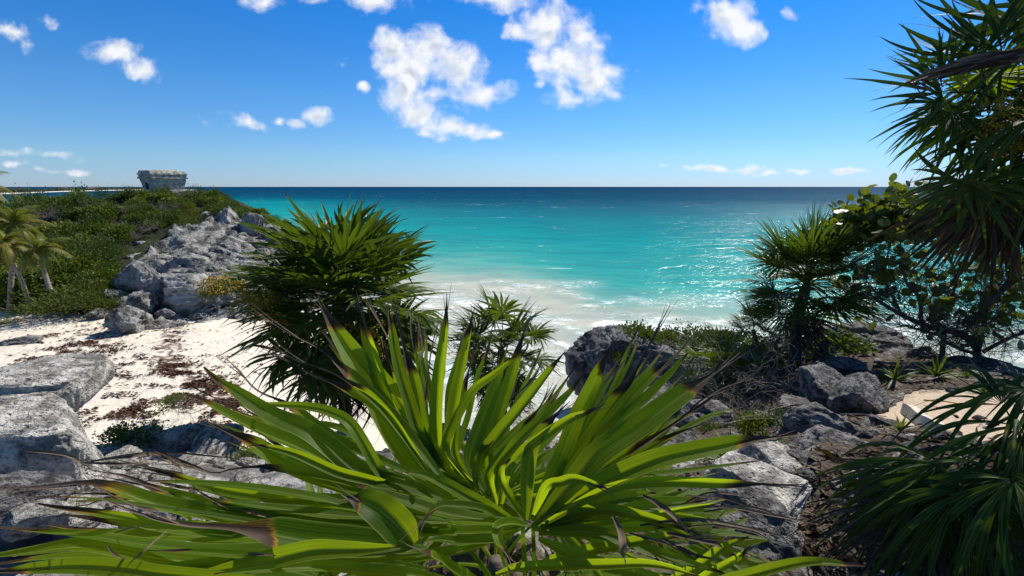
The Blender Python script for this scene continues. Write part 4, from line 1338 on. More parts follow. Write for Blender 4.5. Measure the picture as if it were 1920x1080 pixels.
GREYBUSH = dry_twigs('bare_bush', on_headland(110, 400), 1.5, 61, 'grey leafless bush standing in the headland scrub', 22)
GREYBUSH['group'] = 'leafless bushes in the headland scrub'
for i, (u, v) in enumerate([(150, 392), (175, 405), (90, 420), (230, 440), (260, 455), (205, 425), (130, 450), (300, 405), (180, 480), (240, 410), (60, 440), (330, 400), (110, 500), (280, 445)]):
    p = on_headland(u, v)
    if p is None: continue
    o = GREYBUSH.copy(); COL.objects.link(o)
    o.location = tuple(p + np.array([0, 0, .8])); o.rotation_euler = (0, 0, i * 1.3); o.scale = (.9 + .3 * math.sin(i),) * 3

# ------------------------------------------------------------------ fan palms
def unit(v):
    v = np.asarray(v, float)
    return v / (np.linalg.norm(v) + 1e-12)

def fan_mesh(name, seed, mat, n=30, Rl=0.75, pet=0.6, span=290, width=0.05, droop=0.25, fold=0.35, dry=0.0, segs=9, fuse=0.33, messy=0.06, keep=1.0, chaos=0.0):
    """one fan frond: petiole along +Y from the origin, then the fan; upper side +Z"""
    rng = np.random.default_rng(seed)
    mb = MB()
    if pet > 0:
        s = np.linspace(0, 1, 7)
        P = np.stack([0 * s, pet * s, .10 * pet * np.sin(s * math.pi)], -1)
        mb.tube(P, np.linspace(.014, .007, 7) * (Rl / .75), 5, dry=0.15 if not dry else .8, tint=.8)
    hub = np.array([0, pet, 0])
    for i in range(n):
        if rng.random() > keep: continue
        f = (i + .5) / n * 2 - 1
        a = math.radians(f * span / 2 + rng.normal() * (1.2 + 7 * chaos))
        L = Rl * (0.80 + .2 * math.cos(a * .6)) * (1 + rng.normal() * messy)
        s = np.linspace(0.03, 1, segs)
        d = np.array([math.sin(a), math.cos(a), 0.0])
        lift = fold * (abs(math.sin(a)) * .6 + .25)
        dr = droop * (0.6 + .8 * rng.random()) + chaos * .55 * rng.random() ** 2
        P = hub + d * (s * L)[:, None]
        P[:, 2] += lift * s * L * (1 - .35 * s) - dr * L * s ** 2.4
        side = np.array([math.cos(a), -math.sin(a), 0]) * rng.normal() * (.05 + .22 * chaos) * L
        P += side * (s ** 2)[:, None]
        tw = rng.normal() * (.25 + .5 * chaos)
        nrm = unit(np.array([-math.sin(a) * lift, -math.cos(a) * lift, 1.0]) + tw * np.array([math.cos(a), -math.sin(a), 0]))
        spacing = 2 * math.pi * (span / 360) / n
        w = np.where(s < fuse, spacing * s * L * 1.06, 0)
        wmax = min(width * 1.0, spacing * fuse * L * 1.06)
        q = np.clip((s - fuse) / (1 - fuse), 0, 1)
        w2 = (wmax + (width - wmax) * np.clip(q * 4, 0, 1)) * (1 - q ** 1.7) + .002
        w = np.where(s < fuse, w, w2)
        if dry:
            dv = np.full(segs, dry)
        else:
            t0 = 1 - rng.random() * .16
            dv = np.clip((s - t0) / .12, 0, 1)
        mb.ribbon(P, w, nrm, .30 if q[0] == 0 else .3, dv, np.clip(.5 + rng.normal() * .22, 0, 1), 3)
    return mb.mesh(name, mat)

def basis(axis, normal):
    y = unit(axis)
    z = unit(np.asarray(normal, float) - np.dot(normal, y) * y)
    x = np.cross(y, z)
    M = Matrix(((x[0], y[0], z[0], 0), (x[1], y[1], z[1], 0), (x[2], y[2], z[2], 0), (0, 0, 0, 1)))
    return M

def put(name, me, parent, origin, axis, normal, s=1.0):
    M = Matrix.Translation(Vector(origin)) @ basis(axis, normal) @ Matrix.Scale(s, 4)
    o = bpy.data.objects.new(name, me)
    COL.objects.link(o)
    o.parent = parent
    o.matrix_local = Matrix.Translation(-Vector(parent.location)) @ M if parent is not None else M
    return o

def flower_mesh(name, seed, L=0.5, n=26):
    rng = np.random.default_rng(seed)
    mb = MB()
    for _ in range(n):
        d = unit(np.array([rng.normal() * .5, .9 + rng.random(), rng.normal() * .5]))
        pts = [np.zeros(3) + np.array([0, rng.random() * L * .6, 0])]
        for q in range(5):
            d = unit(d + rng.normal(size=3) * .3 + np.array([0, 0, 0]))
            pts.append(pts[-1] + d * L * .12)
        pts = np.array(pts)
        mb.tube(pts, .004, 3, cap=False)
        for p in pts[1:]:
            for _ in range(3):
                c = p + rng.normal(size=3) * .018
                s = .010
                mb.add([c + [s, 0, 0], c + [0, s, 0], c - [s, 0, 0], c - [0, s, 0], c + [0, 0, s], c - [0, 0, s]],
                       [(0, 1, 4), (1, 2, 4), (2, 3, 4), (3, 0, 4), (1, 0, 5), (2, 1, 5), (3, 2, 5), (0, 3, 5)])
    mb.tube(np.array([[0, -.1, 0], [0, L * .3, 0], [0, L * .7, 0]]), .008, 4)
    return mb.mesh(name, FLOWER)

def trunk_mesh(name, pts, r0, r1, mat, rings=True, seed=0):
    rng = np.random.default_rng(seed)
    n = 60
    P = spline(pts, n)
    r = np.linspace(r0, r1, n) * (1 + .10 * (np.arange(n) % 3 == 0) * rings + .05 * rng.normal(size=n))
    r[:4] *= np.array([1.5, 1.3, 1.15, 1.05])
    mb = MB()
    mb.tube(P, r, 10)
    return mb.mesh(name, mat)

def thatch_palm(base, top, label, seed, n_live, n_dead, live, dead, pet, trunk_r=.08, spread=(88, -35), flowers=2, dark_dead=True, size=1.0, az_bias=None):
    rng = np.random.default_rng(seed)
    base = np.asarray(base, float); top = np.asarray(top, float)
    e = empty('thatch_palm', tuple(base), label, 'palm')
    mid = (base + top) / 2 + rng.normal(size=3) * .06 * np.linalg.norm(top - base)
    link('trunk', trunk_mesh('trunk', np.array([base - [0, 0, .3], mid, top]) - base, trunk_r * 1.15, trunk_r * .85, BARK, True, seed), e)
    for i in range(n_live):
        az = i * 2.39996 + rng.normal() * .25
        f = (i + .5) / n_live
        el = R(spread[0] + (spread[1] - spread[0]) * f ** .8 + rng.normal() * 7)
        d = np.array([math.cos(az) * math.cos(el), math.sin(az) * math.cos(el), math.sin(el)])
        upn = np.array([-math.cos(az) * math.sin(el), -math.sin(az) * math.sin(el), math.cos(el)]) + rng.normal(size=3) * .22
        put('fan_frond', live[rng.integers(len(live))], e, top + np.array([0, 0, .05 * rng.normal()]), d, upn, size * rng.uniform(.85, 1.08))
    for i in range(n_dead):
        az = i * 2.39996 + rng.normal() * .3
        el = R(-48 - 34 * rng.random())
        d = np.array([math.cos(az) * math.cos(el), math.sin(az) * math.cos(el), math.sin(el)])
        upn = np.array([-math.cos(az) * math.sin(el), -math.sin(az) * math.sin(el), math.cos(el)]) + rng.normal(size=3) * .3
        put('dead_frond', dead[rng.integers(len(dead))], e, top - np.array([0, 0, .08 + .18 * rng.random()]), d, upn, size * rng.uniform(.8, 1.05))
    for i in range(flowers):
        az = [3.6, 5.2, 4.4, 1.0][i % 4] + rng.normal() * .3
        d = np.array([math.cos(az), math.sin(az), .15 - .35 * (i % 2)])
        put('flower_cluster', FLOW[i % 2], e, top + d * .55 * size, d, (0, 0, 1), size * 1.2)
    return e

FLOW = [flower_mesh('flower_cluster', 1), flower_mesh('flower_cluster', 2)]
BIG = [fan_mesh('fan_frond', 600 + i, LEAF_PALM, 24, [.70, .62, .74, .58][i], [.66, .80, .70, .9][i], 250 + 20 * i, .064, .03 + .08 * i, .32 + .1 * i, chaos=.14, messy=.13, keep=.95) for i in range(4)]
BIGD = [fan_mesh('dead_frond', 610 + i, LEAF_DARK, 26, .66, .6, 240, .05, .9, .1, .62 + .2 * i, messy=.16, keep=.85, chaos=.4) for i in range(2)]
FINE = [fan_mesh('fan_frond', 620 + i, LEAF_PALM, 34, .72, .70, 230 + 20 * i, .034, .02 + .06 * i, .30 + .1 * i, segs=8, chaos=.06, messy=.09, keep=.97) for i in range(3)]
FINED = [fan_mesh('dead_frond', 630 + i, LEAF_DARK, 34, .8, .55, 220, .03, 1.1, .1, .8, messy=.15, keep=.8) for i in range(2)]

def gz(px, py, d):
    p = W(px, py, d)
    p[2] = float(bluff_z(p[0], p[1]))
    return p
# the large thatch palm left of centre, the smaller one beyond it, the round headed one on the right
c = W(648, 572, 8.0)
b = gz(652, 850, 7.8)
thatch_palm(b, c, 'large thatch palm with a wide dark crown, left of centre above the beach', 31, 88, 34, BIG, BIGD, .62, .10, (76, -52), 3, size=1.36)
c = W(940, 655, 8.0)
thatch_palm(gz(945, 850, 7.6), c, 'small thatch palm with yellow flower sprays, in front of the white surf', 47, 34, 12, BIG, BIGD, .5, .07, (74, -44), 3, size=.78)
c = W(1512, 536, 10.0)
thatch_palm(gz(1492, 694, 10.0), c, 'round headed thatch palm with fine leaves standing on the right brink', 52, 56, 7, FINE, FINED, .6, .11, (86, -32), 0, size=1.14)
# small palms round its foot
thatch_palm(gz(1412, 668, 10.6), W(1412, 618, 10.6), 'little yellow tinged palm at the brink left of the round headed thatch palm', 55, 14, 3, FINE, FINED, .3, .05, (88, -20), 0, size=.55)
thatch_palm(gz(1455, 690, 9.4), W(1452, 640, 9.4), 'low dark palm crowded against the foot of the round headed thatch palm', 57, 7, 3, FINE, FINED, .3, .05, (50, -40), 0, size=.36)
thatch_palm(gz(1345, 740, 9.2), W(1345, 690, 9.2), 'low shaded palm sprawling in the hollow before the dark crag', 59, 18, 4, FINE, FINED, .3, .05, (75, -30), 0, size=.75)
thatch_palm(gz(1545, 668, 10.2), W(1548, 640, 10.2), 'stubby palm hung with dead fronds right of the round headed thatch palm', 60, 3, 8, FINE, FINED, .3, .09, (60, -30), 0, size=.36)

# ------------------------------------------------------------------ coconut palms on the left
def pinnate_mesh(name, seed, L=3.2, n=46, leaf=.75, arch=.55, mat=None, yellow=0.0, wind=(0, 0, 0)):
    rng = np.random.default_rng(seed)
    mb = MB()
    s = np.linspace(0, 1, 16)
    P = np.stack([.0 * s, L * s * (1 - .22 * arch * s), L * (.42 * s - arch * 1.25 * s ** 2.1)], -1)
    mb.tube(P, np.linspace(.045, .008, 16), 4, dry=.12, tint=.95)
    T = np.gradient(P, axis=0)
    for i in range(n):
        f = .12 + .88 * i / n
        p = np.array([np.interp(f, s, P[:, k]) for k in range(3)])
        t = unit([np.interp(f, s, T[:, k]) for k in range(3)])
        l = leaf * (0.35 + .75 * math.sin(math.pi * (f * .8 + .15))) * rng.uniform(.85, 1.1)
        for sg in (-1, 1):
            d = unit(np.array([sg, 0, 0]) * .9 + t * .7 + np.array([0, 0, -.15]) + np.asarray(wind))
            q = np.linspace(0, 1, 5)[:, None]
            pts = p + d * q * l + np.array([0, 0, -1]) * q ** 2 * l * rng.uniform(.35, .7)
            y = np.clip(yellow + rng.normal() * .12, 0, 1)
            mb.ribbon(pts, .05 * np.array([.6, 1, .9, .6, .05]), unit(np.cross(t, d) * sg + [0, 0, .3]), .2, np.clip(np.linspace(0, .5, 5) + y * .35 - .3, 0, 1), rng.random(), 3)
    return mb.mesh(name, mat or LEAF_COCO)
COCO = [pinnate_mesh('frond', 700 + i, [2.9, 3.2, 2.6][i], 44, .75, [.5, .75, .95][i], yellow=[.3, .9, .5][i], wind=(0.25, 0, 0)) for i in range(3)]
def coconut(basep, toppt, label, seed, n=17, s=1.0, bend=(0, 0, 0)):
    rng = np.random.default_rng(seed)
    basep = np.asarray(basep); toppt = np.asarray(toppt)
    e = empty('coconut_palm', tuple(basep), label, 'palm')
    link('trunk', trunk_mesh('trunk', np.array([basep - [0, 0, .4], (basep + toppt) / 2 + np.asarray(bend), toppt]) - basep, .24 * s, .15 * s, BARK_COCO, True, seed), e)
    for i in range(n):
        az = i * 2.4 + rng.normal() * .3
        el = R(70 - 95 * ((i + .5) / n) + rng.normal() * 8)
        d = np.array([math.cos(az) * math.cos(el) + .12, math.sin(az) * math.cos(el), math.sin(el)])
        upn = np.array([-math.cos(az) * math.sin(el), -math.sin(az) * math.sin(el), math.cos(el)])
        put('frond', COCO[min(2, int(3 * i / n * rng.uniform(.7, 1.3)))], e, toppt, d, upn, s * rng.uniform(.85, 1.1))
    return e
coconut(W(92, 535, 40), W(70, 470, 40), 'short thick trunked coconut palm with drooping yellow green fronds at the scrub edge', 3, 14, .78)
coconut(G(60, 586, 1.0), W(8, 462, 38.5), 'coconut palm on a slender leaning trunk at the left edge', 5, 13, .8, (.25, 0, 0))
coconut(G(16, 590, 1.0), W(28, 425, 41), 'tallest coconut palm with yellow crown, its straight trunk behind the leaning one', 8, 18, .95)
coconut(G(-75, 600, 1.0), W(-62, 352, 36), 'coconut palm mostly outside the left edge, one dark frond tip against the sea', 11, 13, .95)

# ------------------------------------------------------------------ sea grape on the right brink
def sea_grape():
    rng = np.random.default_rng(12)
    D = 9.3
    base = gz(1832, 690, 9.0)
    e = empty('sea_grape_tree', tuple(base), 'spreading sea grape tree with tangled bare branches and round leaves on the right brink', 'tree')
    mbT, mbL = MB(), [MB(), MB()]
    tips = []
    def limb(pts, r0, r1, n=16):
        P = spline(np.array(pts) - base, n)
        mbT.tube(P, np.linspace(r0, r1, n), 7)
        return P
    def Wd(px, py, d): return W(px, py, d)
    L = []
    L.append(limb([base - [0, 0, .2], Wd(1832, 655, D), Wd(1800, 625, D), Wd(1740, 612, D), Wd(1690, 590, D - .2), Wd(1640, 560, D - .3)], .085, .03))
    L.append(limb([Wd(1832, 655, D), Wd(1846, 610, D), Wd(1842, 575, D), Wd(1850, 540, D + .2)], .06, .03))
    L.append(limb([Wd(1812, 612, D), Wd(1850, 575, D - .3), Wd(1890, 530, D - .5), Wd(1930, 470, D - .6)], .06, .04))
    L.append(limb([gz(1768, 672, 9.5) - [0, 0, .2], Wd(1768, 640, 9.5), Wd(1765, 612, 9.4), Wd(1745, 600, 9.3)], .05, .04))
    L.append(limb([Wd(1770, 612, 9.4), Wd(1730, 610, 9.4), Wd(1725, 560, 9.3), Wd(1700, 530, 9.2), Wd(1690, 480, 9.2)], .05, .02))
    L.append(limb([Wd(1832, 665, D), Wd(1790, 650, D - .2), Wd(1750, 625, D - .3), Wd(1690, 610, D - .4)], .04, .015))
    L.append(limb([Wd(1842, 660, D), Wd(1880, 640, D - .2), Wd(1930, 620, D - .3), Wd(1990, 600, D - .3)], .04, .02))
    L.append(limb([Wd(1740, 600, D), Wd(1790, 540, D + .3), Wd(1780, 480, D + .3), Wd(1760, 420, D + .3)], .04, .015))
    L.append(limb([Wd(1690, 590, D), Wd(1660, 520, D + .2), Wd(1670, 450, D + .2)], .03, .012))
    L.append(limb([Wd(1842, 575, D), Wd(1870, 520, D + .3), Wd(1850, 450, D + .3)], .035, .012))
    def twig(p, d, Ln, r, lev):
        pts = [p.copy()]; q = p.copy(); dd = d.copy()
        for _ in range(5):
            dd = unit(dd + rng.normal(size=3) * .30 + np.array([0, 0, .03])); q = q + dd * Ln / 5; pts.append(q.copy())
        mbT.tube(np.array(pts), np.linspace(r, r * .5, 6), 4, cap=False)
        tips.append((pts[-1], dd)); tips.append((pts[3], dd))
        if lev:
            for _ in range(3):
                twig(pts[rng.integers(1, 6)].copy(), unit(dd + rng.normal(size=3) * .75), Ln * .62, r * .55, lev - 1)
    for P in L:
        for _ in range(30):
            i = rng.integers(3, len(P))
            d = unit(rng.normal(size=3) * np.array([1, .6, .7]) + np.array([-.15, 0, .25]))
            twig(P[i].copy(), d, rng.uniform(.5, 1.1), .009, 2)
    link('branches', mbT.mesh('branches', TWIG_BROWN), e)
    def leaf(mb, p, d, s):
        nrm = unit(rng.normal(size=3) + np.array([.2, -.4, .6])); dd = unit(d + rng.normal(size=3) * .6); sd = unit(np.cross(dd, nrm)); dd = np.cross(nrm, sd)
        an = np.linspace(0, 2 * math.pi, 9)[:-1]
        V = [p + dd * s * .5] + [p + dd * s * (.5 + .5 * math.cos(a)) + sd * s * .55 * math.sin(a) + nrm * s * .10 * abs(math.sin(a)) for a in an]
        mb.add(V, [(0, 1 + i, 1 + (i + 1) % 8) for i in range(8)], [(0, .5)] + [(math.sin(a) * .9 + .1, .5 + .5 * math.cos(a)) for a in an], 0.30 if rng.random() < .06 else 0, rng.random())
    sel = [t for t in tips if True]
    keep = []
    for p, d in sel:
        u, v, _ = proj(p + base)
        up = 1.0 if v < 455 - (u - 1600) * .05 else (.05 if v < 560 else .02)
        if rng.random() < up:
            keep.append((p, d))
    for p, d in keep:
        for _ in range(rng.integers(1, 4)):
            leaf(mbL[0], p + rng.normal(size=3) * .06, d, rng.uniform(.11, .19))
    # leafy crown edge along the top
    for (u, v, d, k) in [(1650, 385, 9.3, 16), (1625, 415, 9.3, 14), (1668, 405, 9.4, 16), (1690, 420, 9.3, 16), (1715, 410, 9.3, 16), (1740, 420, 9.4, 16), (1760, 400, 9.4, 14), (1790, 410, 9.4, 14),
                         (1600, 430, 9.2, 10), (1640, 440, 9.2, 16), (1700, 445, 9.2, 16), (1760, 440, 9.3, 16), (1820, 440, 9.3, 10), (1870, 430, 9.3, 10), (1610, 455, 9.2, 6),
                         (1890, 540, 9.0, 7), (1900, 500, 9, 7), (1650, 380, 9.2, 8), (1598, 412, 9.2, 6), (1830, 600, 8.8, 4), (1905, 590, 8.8, 6)]:
        c0 = W(u, v, d) - base
        twig(c0 - [0, 0, .25], unit(rng.normal(size=3) * .3 + [0, 0, 1]), .4, .008, 1)
        for _ in range(k):
            p = c0 + rng.normal(size=3) * np.array([.16, .2, .11])
            leaf(mbL[1], p, unit(rng.normal(size=3) + [0, 0, .5]), rng.uniform(.13, .22))
    for q in (0, 1):
        link('foliage', mbL[q].mesh('foliage', LEAF_GRAPE), e)
sea_grape()

# ------------------------------------------------------------------ the close palm reaching in at the right edge
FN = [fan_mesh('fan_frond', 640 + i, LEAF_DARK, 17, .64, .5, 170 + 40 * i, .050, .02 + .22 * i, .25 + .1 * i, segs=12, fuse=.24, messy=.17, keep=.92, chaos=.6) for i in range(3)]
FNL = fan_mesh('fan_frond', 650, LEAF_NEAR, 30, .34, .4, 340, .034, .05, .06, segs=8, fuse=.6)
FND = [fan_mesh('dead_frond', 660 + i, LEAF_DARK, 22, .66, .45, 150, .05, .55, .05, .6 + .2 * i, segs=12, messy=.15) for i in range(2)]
def px_frond(e, me, hub, tip, nrm, pet, s=1.0, name='fan_frond', label=None):
    h, t = W(*hub), W(*tip)
    ax = unit(t - h)
    o = put(name, me, e, h - ax * pet * s, ax, nrm, s)
    if label: o['label'] = label
    return o
TOCAM = lambda p: unit(CAM - W(*p))
def close_palm():
    base = W(1985, 800, 4.6); base[2] = float(bluff_z(base[0], base[1]))
    top = W(1945, 215, 3.7)
    e = empty('thatch_palm', tuple(base), 'close shaded thatch palm leaning in from the right edge under the sky', 'palm')
    link('trunk', trunk_mesh('trunk', np.array([base - [0, 0, .3], W(1995, 520, 4.2), top]) - base, .10, .08, BARK, True, 3), e)
    fr = [  # hub, tip, shape, scale
        ((1842, 105, 3.6), (1822, -60, 3.9), 0, 1.05), ((1880, 100, 3.5), (1900, -60, 3.6), 0, 1.0), ((1790, 125, 3.7), (1748, 30, 4.0), 0, .62),
        ((1765, 150, 3.6), (1690, 80, 3.7), 0, .62), ((1768, 175, 3.5), (1655, 165, 3.5), 0, .72), ((1772, 195, 3.6), (1690, 230, 3.7), 1, .72),
        ((1790, 215, 3.5), (1700, 290, 3.5), 1, .70), ((1800, 235, 3.6), (1740, 340, 3.6), 1, .72), ((1835, 180, 3.8), (1760, 210, 4.1), 1, .9),
        ((1850, 220, 3.6), (1790, 300, 3.7), 1, .9), ((1880, 260, 3.7), (1830, 380, 3.6), 2, .9), ((1900, 200, 3.4), (1850, 300, 3.2), 2, .95),
        ((1930, 150, 3.6), (1960, 20, 3.6), 0, 1.0), ((1935, 280, 3.5), (1900, 420, 3.3), 2, 1.0), ((1905, 330, 3.5), (1890, 480, 3.4), 2, 1.0),
        ((1960, 230, 3.5), (2090, 200, 3.4), 1, 1.0), ((1960, 260, 3.3), (2050, 380, 3.1), 1, 1.0), ((1980, 180, 3.5), (2070, 60, 3.6), 0, 1.0),
        ((1990, 250, 3.9), (2080, 260, 4.4), 1, 1.1), ((1950, 200, 4.0), (1960, 170, 4.7), 1, 1.1), ((1960, 230, 3.2), (1990, 300, 2.6), 1, 1.1), ((1940, 160, 4.0), (1900, 60, 4.6), 1, 1.0),
        ((1930, 40, 3.5), (1900, -120, 3.7), 0, 1.1), ((1960, 90, 3.3), (1930, 150, 2.8), 1, 1.1), ((2000, 60, 3.6), (2080, -80, 3.8), 1, 1.1), ((2010, 130, 3.4), (2050, 200, 3.0), 1, 1.2), ((1985, 20, 4.0), (1960, -90, 4.5), 1, 1.2), ((2060, 120, 3.8), (2150, 130, 4.2), 1, 1.2), ((2100, 40, 3.6), (2220, -60, 3.7), 1, 1.2), ((1905, 120, 3.9), (1880, 40, 4.4), 1, 1.0), ((2130, 200, 3.5), (2280, 230, 3.4), 1, 1.2), ((1990, 200, 3.1), (2010, 290, 2.7), 1, 1.1),  # fronds added to shade the low palm, mostly out of view
        ((2050, 220, 3.4), (2200, 260, 3.2), 1, 1.15), ((2040, 160, 3.7), (2180, 60, 3.9), 1, 1.15), ((2080, 260, 3.9), (2240, 300, 4.2), 1, 1.15), ((2030, 280, 3.2), (2120, 400, 2.9), 1, 1.1)]
    for i, (h, t, k, s) in enumerate(fr):
        nr = unit(TOCAM(h) * .75 + np.array([-.25, 0, .55]) + .2 * np.array([math.sin(i * 7.1), math.cos(i * 3.3), math.sin(i)]))
        px_frond(e, FN[k], h, t, nr, .5, s)
    px_frond(e, FNL, (1845, 142, 3.5), (1850, 90, 3.55), unit(-TOCAM((1845, 142, 3.5)) + np.array([0, 0, .2])), .4, .85, label='bright yellow green round fan frond lit from behind')
    for i, (h, t, s) in enumerate([((1795, 330, 3.5), (1775, 420, 3.5), .62), ((1828, 340, 3.5), (1815, 470, 3.45), .8), ((1850, 370, 3.5), (1846, 490, 3.4), .9), ((1890, 390, 3.6), (1895, 500, 3.5), .7),
                                   ((1915, 400, 3.4), (1920, 500, 3.3), .7), ((1862, 330, 3.7), (1835, 440, 3.6), .8), ((1900, 360, 3.8), (1870, 480, 3.8), 1.0)]):
        px_frond(e, FND[i % 2] if i > 1 else FN[2], h, t, unit(TOCAM(h) + np.array([.3 * math.sin(i * 4), 0, .2])), .45, s, 'dead_frond')
    # the folded dead frond jutting out to the left
    mb = MB()
    rng = np.random.default_rng(6)
    a, b = W(1925, 100, 3.1), W(1712, 142, 3.15)
    for i in range(26):
        o0, o1 = rng.normal(size=3) * .018, rng.normal(size=3) * .035 * np.array([1, 1, .8]) + [0, 0, -.02]
        f0, f1 = rng.uniform(-.1, .3), rng.uniform(.55, 1.0)
        P = spline([a + (b - a) * f0 + o0, a + (b - a) * (f0 + f1) / 2 + (o0 + o1) / 2 + [0, 0, .015], a + (b - a) * f1 + o1], 10)
        mb.ribbon(P, .045 * np.sin(np.linspace(.5, 3.0, 10)), unit(TOCAM((1800, 120, 3.1)) + rng.normal(size=3) * .6), .4, rng.uniform(.6, 1.0), rng.random(), 3)
    for i in range(16):
        f = rng.uniform(.2, .95); p = a + (b - a) * f
        q = rng.uniform(.06, .16)
        P = spline([p, p + np.array([-.04, 0, -.02]), p + np.array([-.07, 0, -q * .6]), p + np.array([-.05 + .05 * rng.random(), 0, -q])], 8)
        mb.tube(P, .0035, 3, dry=.9, cap=False)
    o = link('folded_dead_frond', mb.mesh('folded_dead_frond', LEAF_DARK), e)
    o.matrix_local = Matrix.Translation(-Vector(base))
    for i, (h, t, s) in enumerate([((1880, 175, 3.3), (1868, 260, 3.25), .55), ((1895, 200, 3.3), (1905, 300, 3.2), .6), ((1870, 230, 3.35), (1885, 330, 3.3), .5)]):
        px_frond(e, FLOW[i % 2], h, t, TOCAM(h), 0, s, 'flower_cluster')
close_palm()

# ------------------------------------------------------------------ the drooping shaded palm at bottom right
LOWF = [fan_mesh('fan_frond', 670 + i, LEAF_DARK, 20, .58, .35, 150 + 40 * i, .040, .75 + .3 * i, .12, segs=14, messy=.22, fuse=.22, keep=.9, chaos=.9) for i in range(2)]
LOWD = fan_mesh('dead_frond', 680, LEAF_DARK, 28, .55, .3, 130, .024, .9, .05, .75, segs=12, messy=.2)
def low_palm():
    base = W(1960, 980, 2.3); base[2] = float(bluff_z(base[0], base[1]))
    top = W(1925, 850, 2.2)
    e = empty('thatch_palm', tuple(base), 'low dark palm with drooping shaded fronds filling the bottom right corner', 'palm')
    link('trunk', trunk_mesh('trunk', np.array([base - [0, 0, .2], (base + top) / 2, top]) - base, .07, .06, BARK, True, 4), e)
    fr = [((1790, 885, 2.2), (1640, 925, 2.2), 0, .62), ((1760, 870, 2.15), (1600, 950, 2.1), 0, .66), ((1780, 900, 2.1), (1640, 1010, 2.0), 1, .7), ((1820, 920, 2.0), (1740, 1060, 1.85), 1, .75),
          ((1880, 760, 2.3), (1850, 700, 2.4), 0, .62), ((1870, 880, 2.0), (1830, 1040, 1.8), 1, .8), ((1915, 800, 2.1), (1860, 900, 1.9), 0, .75),
          ((1900, 900, 1.9), (1890, 1080, 1.7), 1, .85), ((1930, 730, 2.2), (1900, 800, 2.0), 0, .7), ((1960, 850, 2.0), (1990, 1000, 1.8), 1, .8), ((1700, 900, 2.4), (1600, 990, 2.4), 1, .55),
          ((1850, 960, 2.1), (1720, 1070, 2.1), 1, .7), ((1960, 760, 2.2), (2060, 720, 2.2), 0, .8)]
    for i, (h, t, k, s) in enumerate(fr):
        px_frond(e, LOWF[k], h, t, unit(TOCAM(h) * .6 + np.array([-.2, -.1, .8]) + .25 * np.array([math.sin(i * 5.1), 0, math.cos(i * 2.3)])), .35, s)
    for i, (h, t, s) in enumerate([((1740, 910, 2.3), (1630, 1010, 2.25), .7), ((1720, 960, 2.2), (1600, 1050, 2.1), .7), ((1800, 980, 2.2), (1700, 1080, 2.1), .7), ((1680, 880, 2.5), (1570, 960, 2.5), .6)]):
        px_frond(e, LOWD, h, t, unit(TOCAM(h) + np.array([0, 0, .5])), .3, s, 'dead_frond')
low_palm()

